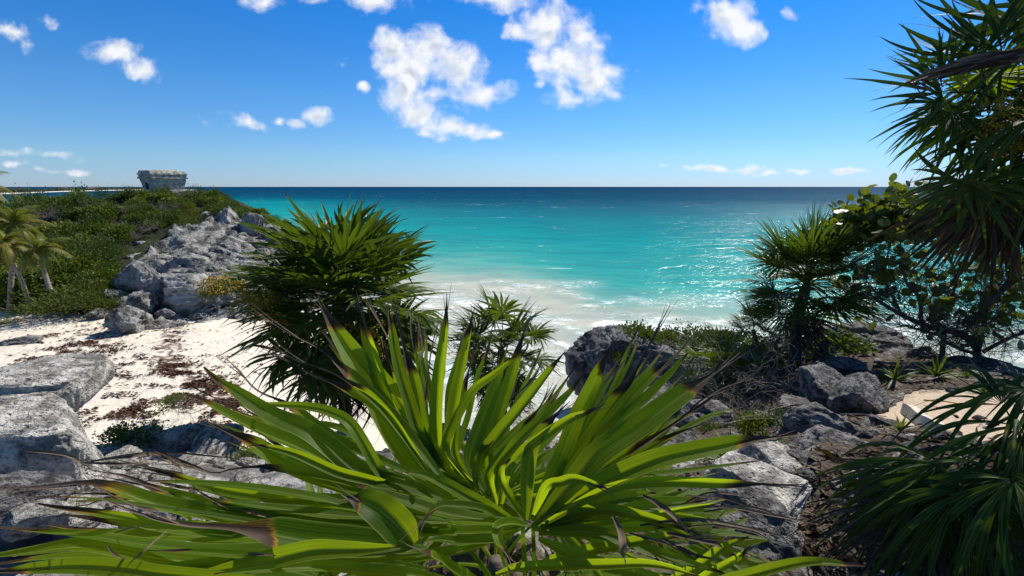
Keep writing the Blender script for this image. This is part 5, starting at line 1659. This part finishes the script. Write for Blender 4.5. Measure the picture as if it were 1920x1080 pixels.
# ------------------------------------------------------------------ the sunlit fan leaves in front
# each blade: fan, points (px, py) from base to tip, widest px, share of length where it starts to dry, depth at tip, extra twist
BL = [
 ('A', [(845, 945), (762, 850), (692, 722), (642, 642), (617, 600), (603, 575)], 80, .90, 1.55, .1),
 ('A', [(855, 930), (770, 790), (705, 705), (655, 650), (622, 600), (590, 556)], 48, .66, 1.62, .3),
 ('A', [(870, 925), (800, 830), (738, 782), (706, 685), (680, 602), (668, 545)], 42, .80, 1.60, -.1),
 ('A', [(880, 920), (820, 870), (785, 810), (765, 752), (745, 684), (731, 600), (727, 563)], 32, .86, 1.58, .2),
 ('A', [(885, 920), (815, 865), (792, 808), (778, 728), (760, 660), (748, 605), (738, 556)], 34, .62, 1.60, -.2),
 ('A', [(880, 920), (800, 850), (755, 700), (728, 636), (705, 595), (684, 556)], 32, .55, 1.66, .3),
 ('A', [(890, 910), (812, 860), (794, 782), (800, 715), (812, 640), (830, 585)], 22, .52, 1.66, .5),
 ('A', [(900, 925), (832, 870), (819, 805), (822, 722), (832, 643), (837, 592), (838, 548)], 36, .86, 1.52, .0),
 ('A', [(905, 925), (842, 868), (846, 820), (856, 755), (870, 680), (884, 607), (891, 571)], 38, .85, 1.55, -.2),
 ('A', [(905, 925), (852, 850), (868, 740), (880, 690), (889, 645)], 20, .70, 1.64, .2),
 ('A', [(900, 930), (835, 850), (845, 800), (868, 755), (888, 726), (925, 700), (982, 655)], 28, .92, 1.48, .9),
 ('A', [(915, 935), (880, 870), (895, 812), (918, 752), (934, 705), (945, 655)], 38, .93, 1.54, .1),
 ('A', [(920, 935), (905, 850), (925, 805), (942, 755), (960, 700), (977, 640), (997, 585)], 30, .76, 1.60, -.1),
 ('A', [(925, 935), (915, 840), (950, 760), (985, 725), (1017, 688)], 26, .34, 1.62, .4),
 ('A', [(925, 940), (900, 875), (930, 824), (967, 780), (1006, 730), (1044, 680), (1064, 654)], 34, .88, 1.54, .0),
 ('A', [(930, 940), (940, 880), (983, 806), (1014, 760), (1037, 718)], 20, .62, 1.6, .3),
 ('A', [(930, 945), (920, 890), (969, 832), (1025, 780), (1067, 738), (1094, 704)], 30, .90, 1.5, -.1),
 ('A', [(940, 945), (960, 865), (1055, 792), (1094, 775), (1138, 757)], 24, .86, 1.40, .4),
 ('B', [(985, 975), (988, 904), (995, 850), (1010, 818), (1036, 785), (1069, 752)], 34, .76, 1.38, .0),
 ('B', [(995, 970), (1042, 885), (1062, 838), (1083, 782), (1110, 727), (1132, 676), (1161, 629)], 46, .80, 1.52, .0),
 ('B', [(1000, 970), (1050, 905), (1096, 838), (1136, 782), (1178, 722), (1200, 680), (1228, 627), (1257, 571)], 40, .58, 1.6, .1),
 ('B', [(1005, 970), (1080, 890), (1120, 835), (1168, 789), (1211, 752), (1256, 705), (1290, 662)], 42, .97, 1.5, -.1),
 ('B', [(1005, 970), (1090, 860), (1156, 778), (1216, 709), (1262, 673), (1303, 627)], 36, .74, 1.56, .2),
 ('B', [(1010, 975), (1075, 905), (1125, 850), (1192, 805), (1264, 752), (1327, 709), (1387, 661)], 64, .74, 1.44, .0),
 ('B', [(1015, 975), (1110, 910), (1192, 852), (1252, 795), (1286, 752)], 40, .86, 1.5, .4),
 ('B', [(1015, 970), (1100, 880), (1200, 810), (1240, 765), (1272, 722)], 28, .82, 1.6, .2),
 ('B', [(1020, 975), (1120, 890), (1277, 786), (1308, 756), (1356, 727), (1421, 706)], 40, .40, 1.55, .2),
 ('B', [(1020, 980), (1120, 905), (1235, 832), (1303, 801), (1361, 786), (1443, 779)], 18, .55, 1.5, .1),
 ('B', [(1020, 980), (1110, 920), (1216, 872), (1289, 853), (1361, 838), (1419, 825), (1498, 815)], 60, .80, 1.34, .1),
 ('B', [(1015, 985), (1130, 920), (1224, 903), (1354, 906), (1443, 908), (1542, 915)], 24, .70, 1.30, .6),
 ('B', [(1015, 990), (1150, 960), (1224, 950), (1328, 936)], 52, .92, 1.45, -.1),
 ('B', [(1015, 990), (1160, 975), (1302, 950), (1350, 944)], 14, .95, 1.3, .3),
 ('B', [(1010, 1060), (1040, 1048), (1120, 1031), (1237, 1010), (1292, 1007), (1360, 1006)], 28, .76, 1.18, .1),
 ('B', [(930, 1078), (985, 1066), (1120, 1062), (1224, 1060), (1315, 1082)], 28, .97, 1.10, .2),
 ('B', [(1300, 1110), (1400, 1084), (1510, 1058), (1589, 1060), (1622, 1062)], 32, .90, 1.10, .0),
 ('B', [(1250, 1090), (1302, 1066), (1354, 1028), (1404, 1006)], 22, .94, 1.25, .2),
 ('B', [(1290, 1100), (1330, 1075), (1380, 1047), (1410, 1020)], 18, .84, 1.22, .3),
 ('C', [(830, 935), (755, 910), (684, 893), (620, 842), (573, 808), (506, 778), (444, 736), (405, 712), (382, 688)], 44, .91, 1.25, -.2),
 ('C', [(825, 945), (740, 910), (660, 888), (607, 864), (555, 838), (495, 813), (431, 782), (379, 752), (345, 739)], 42, .92, 1.30, .2),
 ('C', [(840, 960), (711, 932), (607, 906), (530, 873), (478, 836), (452, 822), (407, 801), (374, 784)], 46, .80, 1.36, .3),
 ('C', [(760, 915), (695, 901), (633, 885), (556, 852), (491, 836), (462, 837)], 25, .88, 1.12, -.2),
 ('C', [(820, 940), (745, 910), (711, 885), (685, 840), (655, 795), (615, 773), (573, 764), (520, 760), (470, 758)], 29, .97, 1.30, .2),
 ('C', [(800, 900), (640, 830), (540, 760), (492, 738), (470, 722), (444, 690), (407, 662)], 26, .56, 1.45, .1),
 ('C', [(760, 900), (620, 850), (540, 812), (488, 790), (428, 764)], 18, .9, 1.42, .1),
 ('C', [(830, 900), (740, 790), (640, 690), (618, 668), (585, 646), (534, 620), (472, 578)], 32, .50, 1.55, .1),
 ('C', [(800, 880), (720, 775), (650, 730), (586, 703), (547, 682), (485, 650)], 26, .50, 1.5, -.1),
 ('C', [(800, 880), (715, 765), (640, 708), (586, 686), (555, 676), (508, 644)], 22, .45, 1.55, .2),
 ('C', [(790, 950), (640, 900), (522, 880), (478, 876), (426, 882), (400, 888), (340, 868), (270, 862)], 24, .52, 1.22, .2),
 ('C', [(830, 975), (670, 955), (607, 938), (556, 928), (478, 916), (400, 908), (330, 904), (272, 902)], 24, .96, 1.15, .3),
 ('C', [(840, 980), (649, 968), (556, 958), (478, 948), (405, 937)], 27, .97, 1.10, .0),
 ('C', [(845, 985), (620, 970), (480, 958), (400, 946), (337, 930), (287, 916), (237, 893), (187, 885), (145, 874)], 30, .82, 1.12, -.2),
 ('C', [(845, 990), (600, 990), (440, 975), (330, 955), (287, 945), (225, 922), (180, 908), (125, 908), (67, 914), (-20, 918)], 44, .80, 1.06, .2),
 ('C', [(820, 1000), (560, 990), (380, 966), (250, 946), (187, 938), (125, 933), (50, 932)], 16, .92, 1.02, .5),
 ('C', [(830, 1000), (600, 1000), (430, 996), (300, 986), (250, 974), (175, 960), (105, 951), (70, 944)], 34, .90, 1.03, .0),
 ('D', [(790, 1022), (640, 1020), (560, 1012), (479, 996), (416, 988), (354, 985), (287, 972), (225, 950), (185, 932)], 62, .50, .98, .1),
 ('D', [(800, 1030), (560, 1030), (400, 1034), (275, 1022), (212, 1012), (150, 1003), (75, 996), (-15, 988)], 28, .93, .95, .3),
 ('D', [(790, 1040), (560, 1050), (400, 1056), (310, 1050), (230, 1036), (150, 1026), (60, 1036), (-50, 1048)], 58, .99, .90, .1),
 ('D', [(390, 1074), (460, 1066), (530, 1048), (585, 1036), (640, 1034), (698, 1031), (750, 1025)], 40, .985, .92, .0),
 ('D', [(860, 1094), (760, 1078), (685, 1072), (607, 1064), (504, 1068), (400, 1077)], 24, .98, .90, .1),
 ('D', [(520, 1094), (400, 1088), (300, 1080), (230, 1070), (150, 1064), (60, 1068), (-40, 1076)], 34, .86, .88, .0),
 ('D', [(790, 1035), (520, 1042), (437, 1040), (350, 1034), (275, 1032)], 18, .88, .94, .2),
 ('D', [(775, 1020), (752, 994), (722, 965), (690, 945), (660, 937), (640, 927)], 62, .80, 1.0, -.3),
 ('E', [(950, 980), (861, 968), (812, 958), (763, 942), (711, 925), (668, 910)], 37, .95, 1.12, .1),
 ('E', [(960, 975), (905, 948), (870, 930), (838, 912), (794, 892), (760, 886)], 36, .98, 1.10, -.2),
 ('E', [(985, 985), (946, 978), (905, 957), (851, 949), (818, 952), (799, 972), (776, 1000)], 24, .84, 1.05, .2),
 ('E', [(985, 985), (958, 982), (934, 990), (934, 1014), (951, 1040), (960, 1062)], 27, .80, 1.05, .1),
 ('E', [(985, 980), (972, 962), (953, 932), (940, 902), (943, 876), (958, 860)], 25, .92, 1.15, .5),
 ('E', [(1000, 965), (1024, 912), (1050, 903), (1077, 897), (1118, 909), (1150, 920)], 22, .86, 1.16, .6),
 ('E', [(900, 1092), (850, 1068), (825, 1052), (786, 1033), (763, 1022)], 38, .68, .96, -.1),
 ('E', [(960, 1010), (900, 1012), (856, 1016), (825, 1012), (795, 1016)], 24, .98, 1.08, -.3),
 ('E', [(985, 990), (900, 1000), (800, 1000), (700, 985)], 34, .97, 1.30, .4),
 ('E', [(985, 990), (880, 1030), (780, 1050), (690, 1052)], 34, .97, 1.25, .4),
 ('E', [(990, 985), (900, 980), (780, 975), (640, 960)], 32, .97, 1.36, .5),
 ('B', [(1000, 985), (1080, 965), (1160, 935), (1230, 925)], 34, .97, 1.45, .4),
 ('B', [(1000, 990), (1080, 990), (1180, 985), (1290, 985)], 36, .80, 1.40, .4),
 ('B', [(1000, 985), (1050, 930), (1110, 870), (1170, 830)], 36, .97, 1.5, .4),
 ('A', [(900, 940), (840, 900), (780, 840), (740, 800)], 38, .97, 1.6, .4),
 ('A', [(915, 940), (900, 880), (905, 830), (925, 780)], 44, .97, 1.62, .4),
 ('C', [(850, 960), (760, 930), (680, 880), (620, 850)], 38, .97, 1.42, .4),
 ('C', [(850, 975), (740, 965), (620, 950), (520, 930)], 34, .97, 1.36, .5),
]
BL += [
 ('D', [(800, 1030), (600, 1010), (460, 1008), (330, 1006), (200, 1000), (90, 985)], 30, .93, 1.0, .2),
 ('D', [(800, 1040), (600, 1040), (450, 1018), (320, 1000), (210, 978), (120, 965)], 26, .90, 1.04, -.1),
 ('D', [(760, 1060), (560, 1062), (420, 1050), (260, 1052), (120, 1046), (-30, 1062)], 34, .96, .92, .1),
 ('D', [(800, 1070), (640, 1052), (480, 1052), (340, 1064), (200, 1082)], 28, .97, .94, .1),
 ('C', [(840, 985), (640, 960), (500, 966), (380, 962), (240, 930), (120, 926)], 30, .88, 1.12, .1),
 ('C', [(840, 980), (660, 940), (540, 936), (420, 920), (320, 890), (240, 872)], 26, .86, 1.2, -.1),
 ('B', [(1010, 1000), (1120, 1000), (1240, 1040), (1360, 1076)], 30, .95, 1.2, .1),
 ('B', [(1010, 1010), (1100, 1050), (1200, 1075), (1290, 1100)], 30, .95, 1.14, .1),
 ('B', [(1010, 985), (1120, 955), (1230, 975), (1340, 1012)], 26, .80, 1.26, .2),
]
DEADBL = [  # dead strips: points, width px, depth
 ([(1205, 930), (1240, 950), (1270, 975), (1290, 998)], 22, 1.12), ([(1150, 968), (1164, 1000), (1168, 1030), (1172, 1060)], 26, 1.02),
 ([(1230, 960), (1350, 950), (1440, 965), (1540, 985)], 10, 1.3), ([(1200, 985), (1300, 975), (1400, 990), (1480, 1010)], 14, 1.28), ([(1250, 1000), (1340, 1020), (1360, 1034)], 18, 1.2),
 ([(1290, 930), (1360, 935), (1430, 960), (1500, 975)], 8, 1.35), ([(1240, 1010), (1300, 1040), (1350, 1050)], 16, 1.18), ([(1340, 985), (1420, 1000), (1470, 1040)], 8, 1.3),
 ([(1320, 960), (1400, 950), (1480, 975)], 9, 1.33), ([(1180, 1000), (1260, 1020), (1330, 1015)], 12, 1.22), ([(1280, 945), (1330, 925), (1400, 930)], 8, 1.4),
 ([(1260, 990), (1360, 985), (1450, 1000), (1520, 1040)], 7, 1.36), ([(1300, 1010), (1380, 1030), (1450, 1060)], 7, 1.3), ([(1350, 940), (1420, 975), (1460, 1010)], 6, 1.38),
 ([(50, 845), (120, 852), (150, 866), (170, 880)], 14, 1.3), ([(170, 866), (240, 856), (290, 852), (330, 872), (346, 892)], 15, 1.18), ([(150, 868), (230, 870), (300, 868)], 9, 1.2),
 ([(290, 845), (330, 862), (370, 878), (385, 884)], 13, 1.22), ([(355, 912), (385, 930), (430, 955)], 9, 1.1), ([(400, 943), (450, 955), (520, 975)], 15, 1.14), ([(200, 1005), (240, 992), (290, 982)], 6, 1.0),
 ([(228, 1070), (260, 1042), (290, 1015), (318, 990)], 9, .93), ([(202, 1024), (215, 1040), (250, 1056), (300, 1075)], 9, .92), ([(300, 905), (345, 915), (380, 920)], 11, 1.2), ([(260, 858), (330, 850), (400, 856), (460, 862)], 7, 1.3),
 ([(410, 1064), (450, 1045), (490, 1040), (520, 1042)], 18, 1.0), ([(610, 980), (640, 985), (670, 1000)], 10, 1.15), ([(370, 772), (420, 752), (470, 757)], 5, 1.35), ([(385, 690), (420, 715), (450, 735)], 4, 1.4), ([(350, 720), (400, 745), (440, 760)], 5, 1.38),
]
def front_palm():
    base = W(975, 1000, 1.75); base[2] = float(bluff_z(base[0], base[1]))
    e = empty('fan_palm', tuple(base), 'bright sunlit young fan palm with long broad blades and brown tips in front', 'palm')
    hubs = {'A': (905, 945, 1.36), 'B': (1000, 985, 1.32), 'C': (850, 985, 1.25), 'D': (820, 1040, 1.12), 'E': (980, 992, 1.22)}
    parts = {}
    rng = np.random.default_rng(8)
    for k, h in hubs.items():
        hub = W(*h)
        mb = MB()
        P = spline([hub - base, (hub - base) * .55 + np.array([.02, .06, -.10]), np.array([.05 * rng.normal(), .05 * rng.normal(), 0])], 14)
        mb.tube(P, np.linspace(.006, .011, 14), 6, dry=0, tint=.8)
        me = mb.mesh('fan_leaf', LEAF_NEAR)
        o = link('fan_leaf', me, e)
        parts[k] = o
    tr = MB()
    tr.tube(np.array([[0, 0, -.2], [0.01, 0, .05], [0.0, .02, .22]]), [.06, .05, .035], 9)
    link('trunk', tr.mesh('trunk', BARK), e)
    for i, (k, pts, wd, t0, dt, tw) in enumerate(BL):
        db = hubs[k][2] if pts[0][0] < 1200 and pts[0][0] > 700 else dt + .06
        n = len(pts)
        L = np.concatenate([[0], np.cumsum([math.dist(pts[j], pts[j + 1]) for j in range(n - 1)])]); L /= L[-1]
        jit = .05 * math.sin(i * 12.9)
        P3 = [W(u, v, db + (dt + jit - db) * l + .02 * math.sin(3 * l + i)) for (u, v), l in zip(pts, L)]
        P = spline(P3, 30)
        s = np.linspace(0, 1, 30)
        _, _, dep = proj(P)
        end = min(t0, .97)
        prof = np.clip(.20 + 1.15 * (s / .45), 0, 1)
        body = np.where(s < .45, np.sin(np.clip(prof, 0, 1) * math.pi / 2), 1 - np.clip((s - .45) / (1.02 - .45), 0, 1) ** 2.1)
        tipw = np.where(s > end, np.clip((1.02 - s) / (1.02 - end + .02), 0, 1) ** .9, 1)
        if t0 < .9:   # a dried tip shrinks to a thin fold
            shrink = 1 - .74 * np.clip((s - t0 + .03) / .13, 0, 1)
        else:
            shrink = 1
        w = np.minimum(body, tipw) * shrink * wd * (1.1 if k == 'D' else .95 if k == 'C' and wd > 30 else .86 if wd < 36 else .78) * dep / F + .0012
        T = np.gradient(P, axis=0); T /= np.linalg.norm(T, axis=1)[:, None]
        tc = CAM - P; tc /= np.linalg.norm(tc, axis=1)[:, None]
        nr = tc * .80 + np.array([-.05, .10, .55])
        nr /= np.linalg.norm(nr, axis=1)[:, None]
        ang = tw * 1.0 + .22 * math.sin(i * 5.3) + .25 * (s - .4) * math.sin(i * 2.7)
        B = np.cross(T, nr)
        nr = nr * np.cos(ang)[:, None] + B * np.sin(ang)[:, None]
        dry = np.clip((s - t0 + .05) / .15, 0, 1)
        dry = np.where(dry > 0, .20 + .36 * np.clip((s - t0 + .05) / .07, 0, 1) + .42 * np.clip((s - t0) / max(.05, 1 - t0), 0, 1) * (t0 < .9), 0)
        mb = MB()
        mb.ribbon(P, w, nr, .52 + .16 * math.sin(i), dry, .5 + .35 * math.sin(i * 3.7), 7, .012)
        if t0 < .88:   # the dead tip splits into two or three threads
            tip = P[-1]; d = T[-3]
            for q in range(2):
                j = 24 - 2 * q
                off = np.cross(d, nr[j]) * (1 if q else -1)
                Q = spline([P[j], P[j] + (tip - P[j]) * .6 + off * .006, tip + d * .03 * q + off * .016], 8)
                mb.ribbon(Q, .0045 * np.linspace(1, .15, 8), nr[j], .2, .9, .5, 3)
        o = link('leaflet', mb.mesh('leaflet', LEAF_NEAR), parts[k])
        o.matrix_parent_inverse = Matrix()
        o.location = -Vector(base)
        if t0 < .6:
            o['label'] = 'blade with a long brown dried tip'
    # thinner blades standing between the traced ones
    rg = np.random.default_rng(44)
    for i in range(50):
        k, pts, wd, t0, dt, tw = BL[[0, 3, 4, 7, 8, 11, 12, 14, 16, 19, 20, 21, 22, 23, 26, 28, 37, 38, 39, 41, 50, 51, 53, 54][i % 24]]
        off = rg.uniform(-1, 1) if i < 24 else rg.uniform(-1.6, 1.6)
        sg = 1 if off > 0 else -1
        n = len(pts)
        P3 = []
        for j, (u, v) in enumerate(pts):
            l = j / (n - 1)
            a, b = pts[0], pts[-1]
            nx, ny = -(b[1] - a[1]), b[0] - a[0]
            q = math.hypot(nx, ny)
            sh = sg * (18 + 16 * abs(off)) * l
            f = .80 + .12 * rg.random()
            P3.append(W(a[0] + (u - a[0]) * f + nx / q * sh, a[1] + (v - a[1]) * f + ny / q * sh, hubs[k][2] + .06 + (dt + .10 - hubs[k][2]) * l))
        P = spline(P3, 24); s = np.linspace(0, 1, 24)
        w = rg.uniform(11, 18) * hubs[k][2] / F * np.where(s < .45, np.sin(np.clip(.2 + 1.1 * s / .45, 0, 1) * math.pi / 2), 1 - np.clip((s - .45) / .57, 0, 1) ** 1.8) + .001
        tc = CAM - P; tc /= np.linalg.norm(tc, axis=1)[:, None]
        t1 = rg.uniform(.72, .95)
        mb = MB()
        mb.ribbon(P, w, tc * .7 + np.array([.3 * off, 0, .6]), .34, np.where(s > t1 - .04, .2 + .5 * np.clip((s - t1 + .04) / .1, 0, 1), 0), rg.random(), 5)
        o = link('leaflet', mb.mesh('leaflet', LEAF_NEAR), parts[k])
        o.location = -Vector(base)
    for i, (pts, wd, d) in enumerate(DEADBL):
        P = spline([W(u, v, d + .04 * math.sin(j * 2 + i)) for j, (u, v) in enumerate(pts)], 16)
        s = np.linspace(0, 1, 16)
        tc = unit(CAM - P[8])
        mb = MB()
        mb.ribbon(P, .62 * wd * d / F * np.sin(np.linspace(.5, 3.08, 16)), unit(tc + np.array([.3 * math.sin(i * 3), 0, .5])), .5, np.clip(.72 + .25 * s + .1 * math.sin(i), 0, 1), .5, 5, .03)
        o = link('dead_blade', mb.mesh('dead_blade', LEAF_NEAR), e)
        o.location = -Vector(base)
front_palm()

# fans further down in the plant, seen between the blades
UND = [fan_mesh('fan_leaf', 690 + i, LEAF_NEAR, 22, .55, .35, 220, .06, .2, .3, segs=10) for i in range(2)]
def under_palm(label, base, hub, dirs, seed):
    base = np.asarray(base, float); base[2] = float(bluff_z(base[0], base[1]))
    e = empty('fan_palm', tuple(base), label, 'palm')
    rng = np.random.default_rng(seed)
    mb = MB(); mb.tube(np.array([[0, 0, -.2], [0, 0, .1], [0, 0, .25]]), [.05, .045, .03], 8)
    link('trunk', mb.mesh('trunk', BARK), e)
    for i, (az, el) in enumerate(dirs):
        a, l = R(az), R(el)
        d = np.array([math.sin(a) * math.cos(l), math.cos(a) * math.cos(l), math.sin(l)])
        upn = np.array([-math.sin(a) * math.sin(l), -math.cos(a) * math.sin(l), math.cos(l)]) + rng.normal(size=3) * .2
        put('fan_leaf', UND[i % 2], e, base + [0, 0, .2], d, upn, .8)
    return e
under_palm('young fan palm crowded low on the left behind the sunlit blades', W(700, 1010, 1.7), None, [(-60, 20), (-110, 15), (-20, 25), (-150, 10), (-85, 40)], 3)
under_palm('young fan palm half hidden at the very foot of the sunlit blades', W(930, 1040, 1.85), None, [(0, 35), (-50, 25), (50, 25), (-100, 10), (100, 10), (-25, 10), (25, 8), (160, 5), (-150, 5)], 5)
under_palm('young fan palm crowded low on the right behind the sunlit blades', W(1130, 1010, 1.9), None, [(60, 15), (100, 10), (30, 20), (140, 10)], 4)

# ------------------------------------------------------------------ small plants and dead wood on the bluff
STRAP = [spiky_plant(800 + i, [26, 34][i], .5, .045, LEAF_BUSH, 'strap_plant', 4, [.5, .9][i]) for i in range(2)]
STRAPY = spiky_plant(805, 12, .42, .05, LEAF_COCO, 'strap_plant', 4, .4)
for i, (px, py, d, s, me, lab) in enumerate([
        (1622, 690, 7.0, .55, STRAPY, 'upright yellow green plant right behind the squared boulder'),
        (1680, 700, 7.2, .95, STRAP[1], 'spreading strap leaved plant sprawling toward the sandy path'),
        (1755, 715, 7.0, .95, STRAP[0], 'bushy strap leaved plant at the far side of the sandy path'),
        (1810, 715, 7.0, .6, STRAP[1], 'small strap leaved plant beside the bushy one at the path'),
        (1440, 810, 4.8, .8, STRAP[1], 'arching green strap plant left of the dark rock ledge'),
        (1370, 870, 4.4, .75, STRAP[0], 'thin leaved plant beside white rocks right of the sunlit blades'),
        (1680, 840, 4.5, .5, STRAPY, 'pale yellow grassy plant beside the wooden path board'),
        (1350, 900, 4.2, .5, STRAP[1], 'thin grassy plant low down behind the tips of the sunlit blades'),
        (1395, 830, 5.0, .5, STRAP[0], 'light green sprouting plant in the shaded hollow'),
        (1845, 735, 6.2, .5, STRAP[1], 'strap leaved plant at the far right end of the path'),
        (560, 905, 4.6, .5, STRAP[0], 'spiky green plant on the ground under the left fan leaves')]):
    g = W(px, py, d); g[2] = float(bluff_z(g[0], g[1]))
    plant('strap_plant', me, g, s, lab, 'plant', None, i)
for i, (px, py, d, s) in enumerate([(1405, 775, 6.4, .16), (1420, 800, 5.6, .2), (1470, 800, 5.4, .2), (1535, 790, 5.2, .14), (1330, 815, 6.5, .16), (1400, 690, 10, .7), (1450, 665, 10.6, .7), (1560, 655, 11, .6), (1380, 700, 9.6, .7), (1310, 720, 10, .4), (1430, 640, 11.4, .6)]):
    g = W(px, py, d); g[2] = float(bluff_z(g[0], g[1])) - .03
    plant('leafy_bush', BUSH[i % 4], g, s, 'small dark leafy bush in the shaded hollow and along the brink', 'bush', 'small bushes on the shaded bluff', i)
for i, (px, py, d, s, n) in enumerate([(1440, 730, 8.4, 1.1, 16), (1400, 770, 7.0, .8, 14), (1480, 735, 8.2, .9, 14), (1350, 770, 8.0, 1.0, 14), (1540, 700, 9, .7, 10), (1420, 700, 9.0, .9, 14)]):
    g = W(px, py, d); g[2] = float(bluff_z(g[0], g[1])) + .02
    o = dry_twigs('dead_branch', g, s, 20 + i, 'tangle of bare grey dead twigs in the shaded hollow before the round headed palm', n)
    o['group'] = 'dead twig tangles in the hollow'
def ground_stick(a, b, r, label, mat=TWIG):
    A, B = gz(*a), gz(*b)
    A[2] += .06; B[2] += .06
    return drift_stick('stick', A, B, r, label, mat)
ground_stick((1360, 800, 6.2), (1560, 745, 6.6), .016, 'long pale dead branch lying across the shaded hollow')
ground_stick((1580, 748, 5.6), (1660, 790, 5.2), .009, 'thin pale stick leaning on the squared boulder')
ground_stick((1640, 668, 9.4), (1905, 700, 8.2), .03, 'long weathered pole lying along the right brink')
ground_stick((1640, 690, 8.6), (1790, 700, 8.0), .018, 'grey stick lying just inside the right brink')
ground_stick((1730, 765, 5.9), (1800, 778, 5.5), .012, 'orange dry leaf stalk lying on the sandy path', FLOWER)
ground_stick((1590, 775, 5.3), (1740, 850, 4.3), .010, 'dark bent stem crossing the rocks to the path board', TWIG_DARK)
# leaf litter and chips on the ground
def litter():
    rng = np.random.default_rng(91)
    mb = MB()
    k = 0
    while k < 4200:
        u, v = rng.uniform(1180, 1930), rng.uniform(640, 1075)
        dd = np.linspace(1.8, 13, 140)
        xr, yr = (u - 960) / F, -(v - 540) / F
        P = CAM + dd[:, None] * np.array([xr, CP + yr * SP, -SP + yr * CP])
        z = bluff_raw(P[:, 0], P[:, 1]) + .03
        j = np.argmax(P[:, 2] < z)
        k += 1
        if j == 0: continue
        p = P[j]
        if inside(np.array([p[0]]), np.array([p[1]]), PATH)[0] and rng.random() < .93: continue
        p = np.array([p[0], p[1], float(bluff_z(p[0], p[1])) + .012])
        s = rng.uniform(.008, .030) * (1 + (rng.random() < .1) * 1.5)
        a = rng.random() * 6.28
        e1 = np.array([math.cos(a), math.sin(a), rng.normal() * .3]) * s * rng.uniform(1, 3)
        e2 = np.array([-math.sin(a), math.cos(a), rng.normal() * .4]) * s * .5
        mb.add([p - e1, p - e2, p + e1, p + e2 + [0, 0, s * .4]], [(0, 1, 2, 3)], dry=rng.choice([.5, .62, .8, .95]), tint=rng.random())
    tag(link('leaf_litter', mb.mesh('leaf_litter', LEAF_DARK, False)), kind='stuff')
litter()
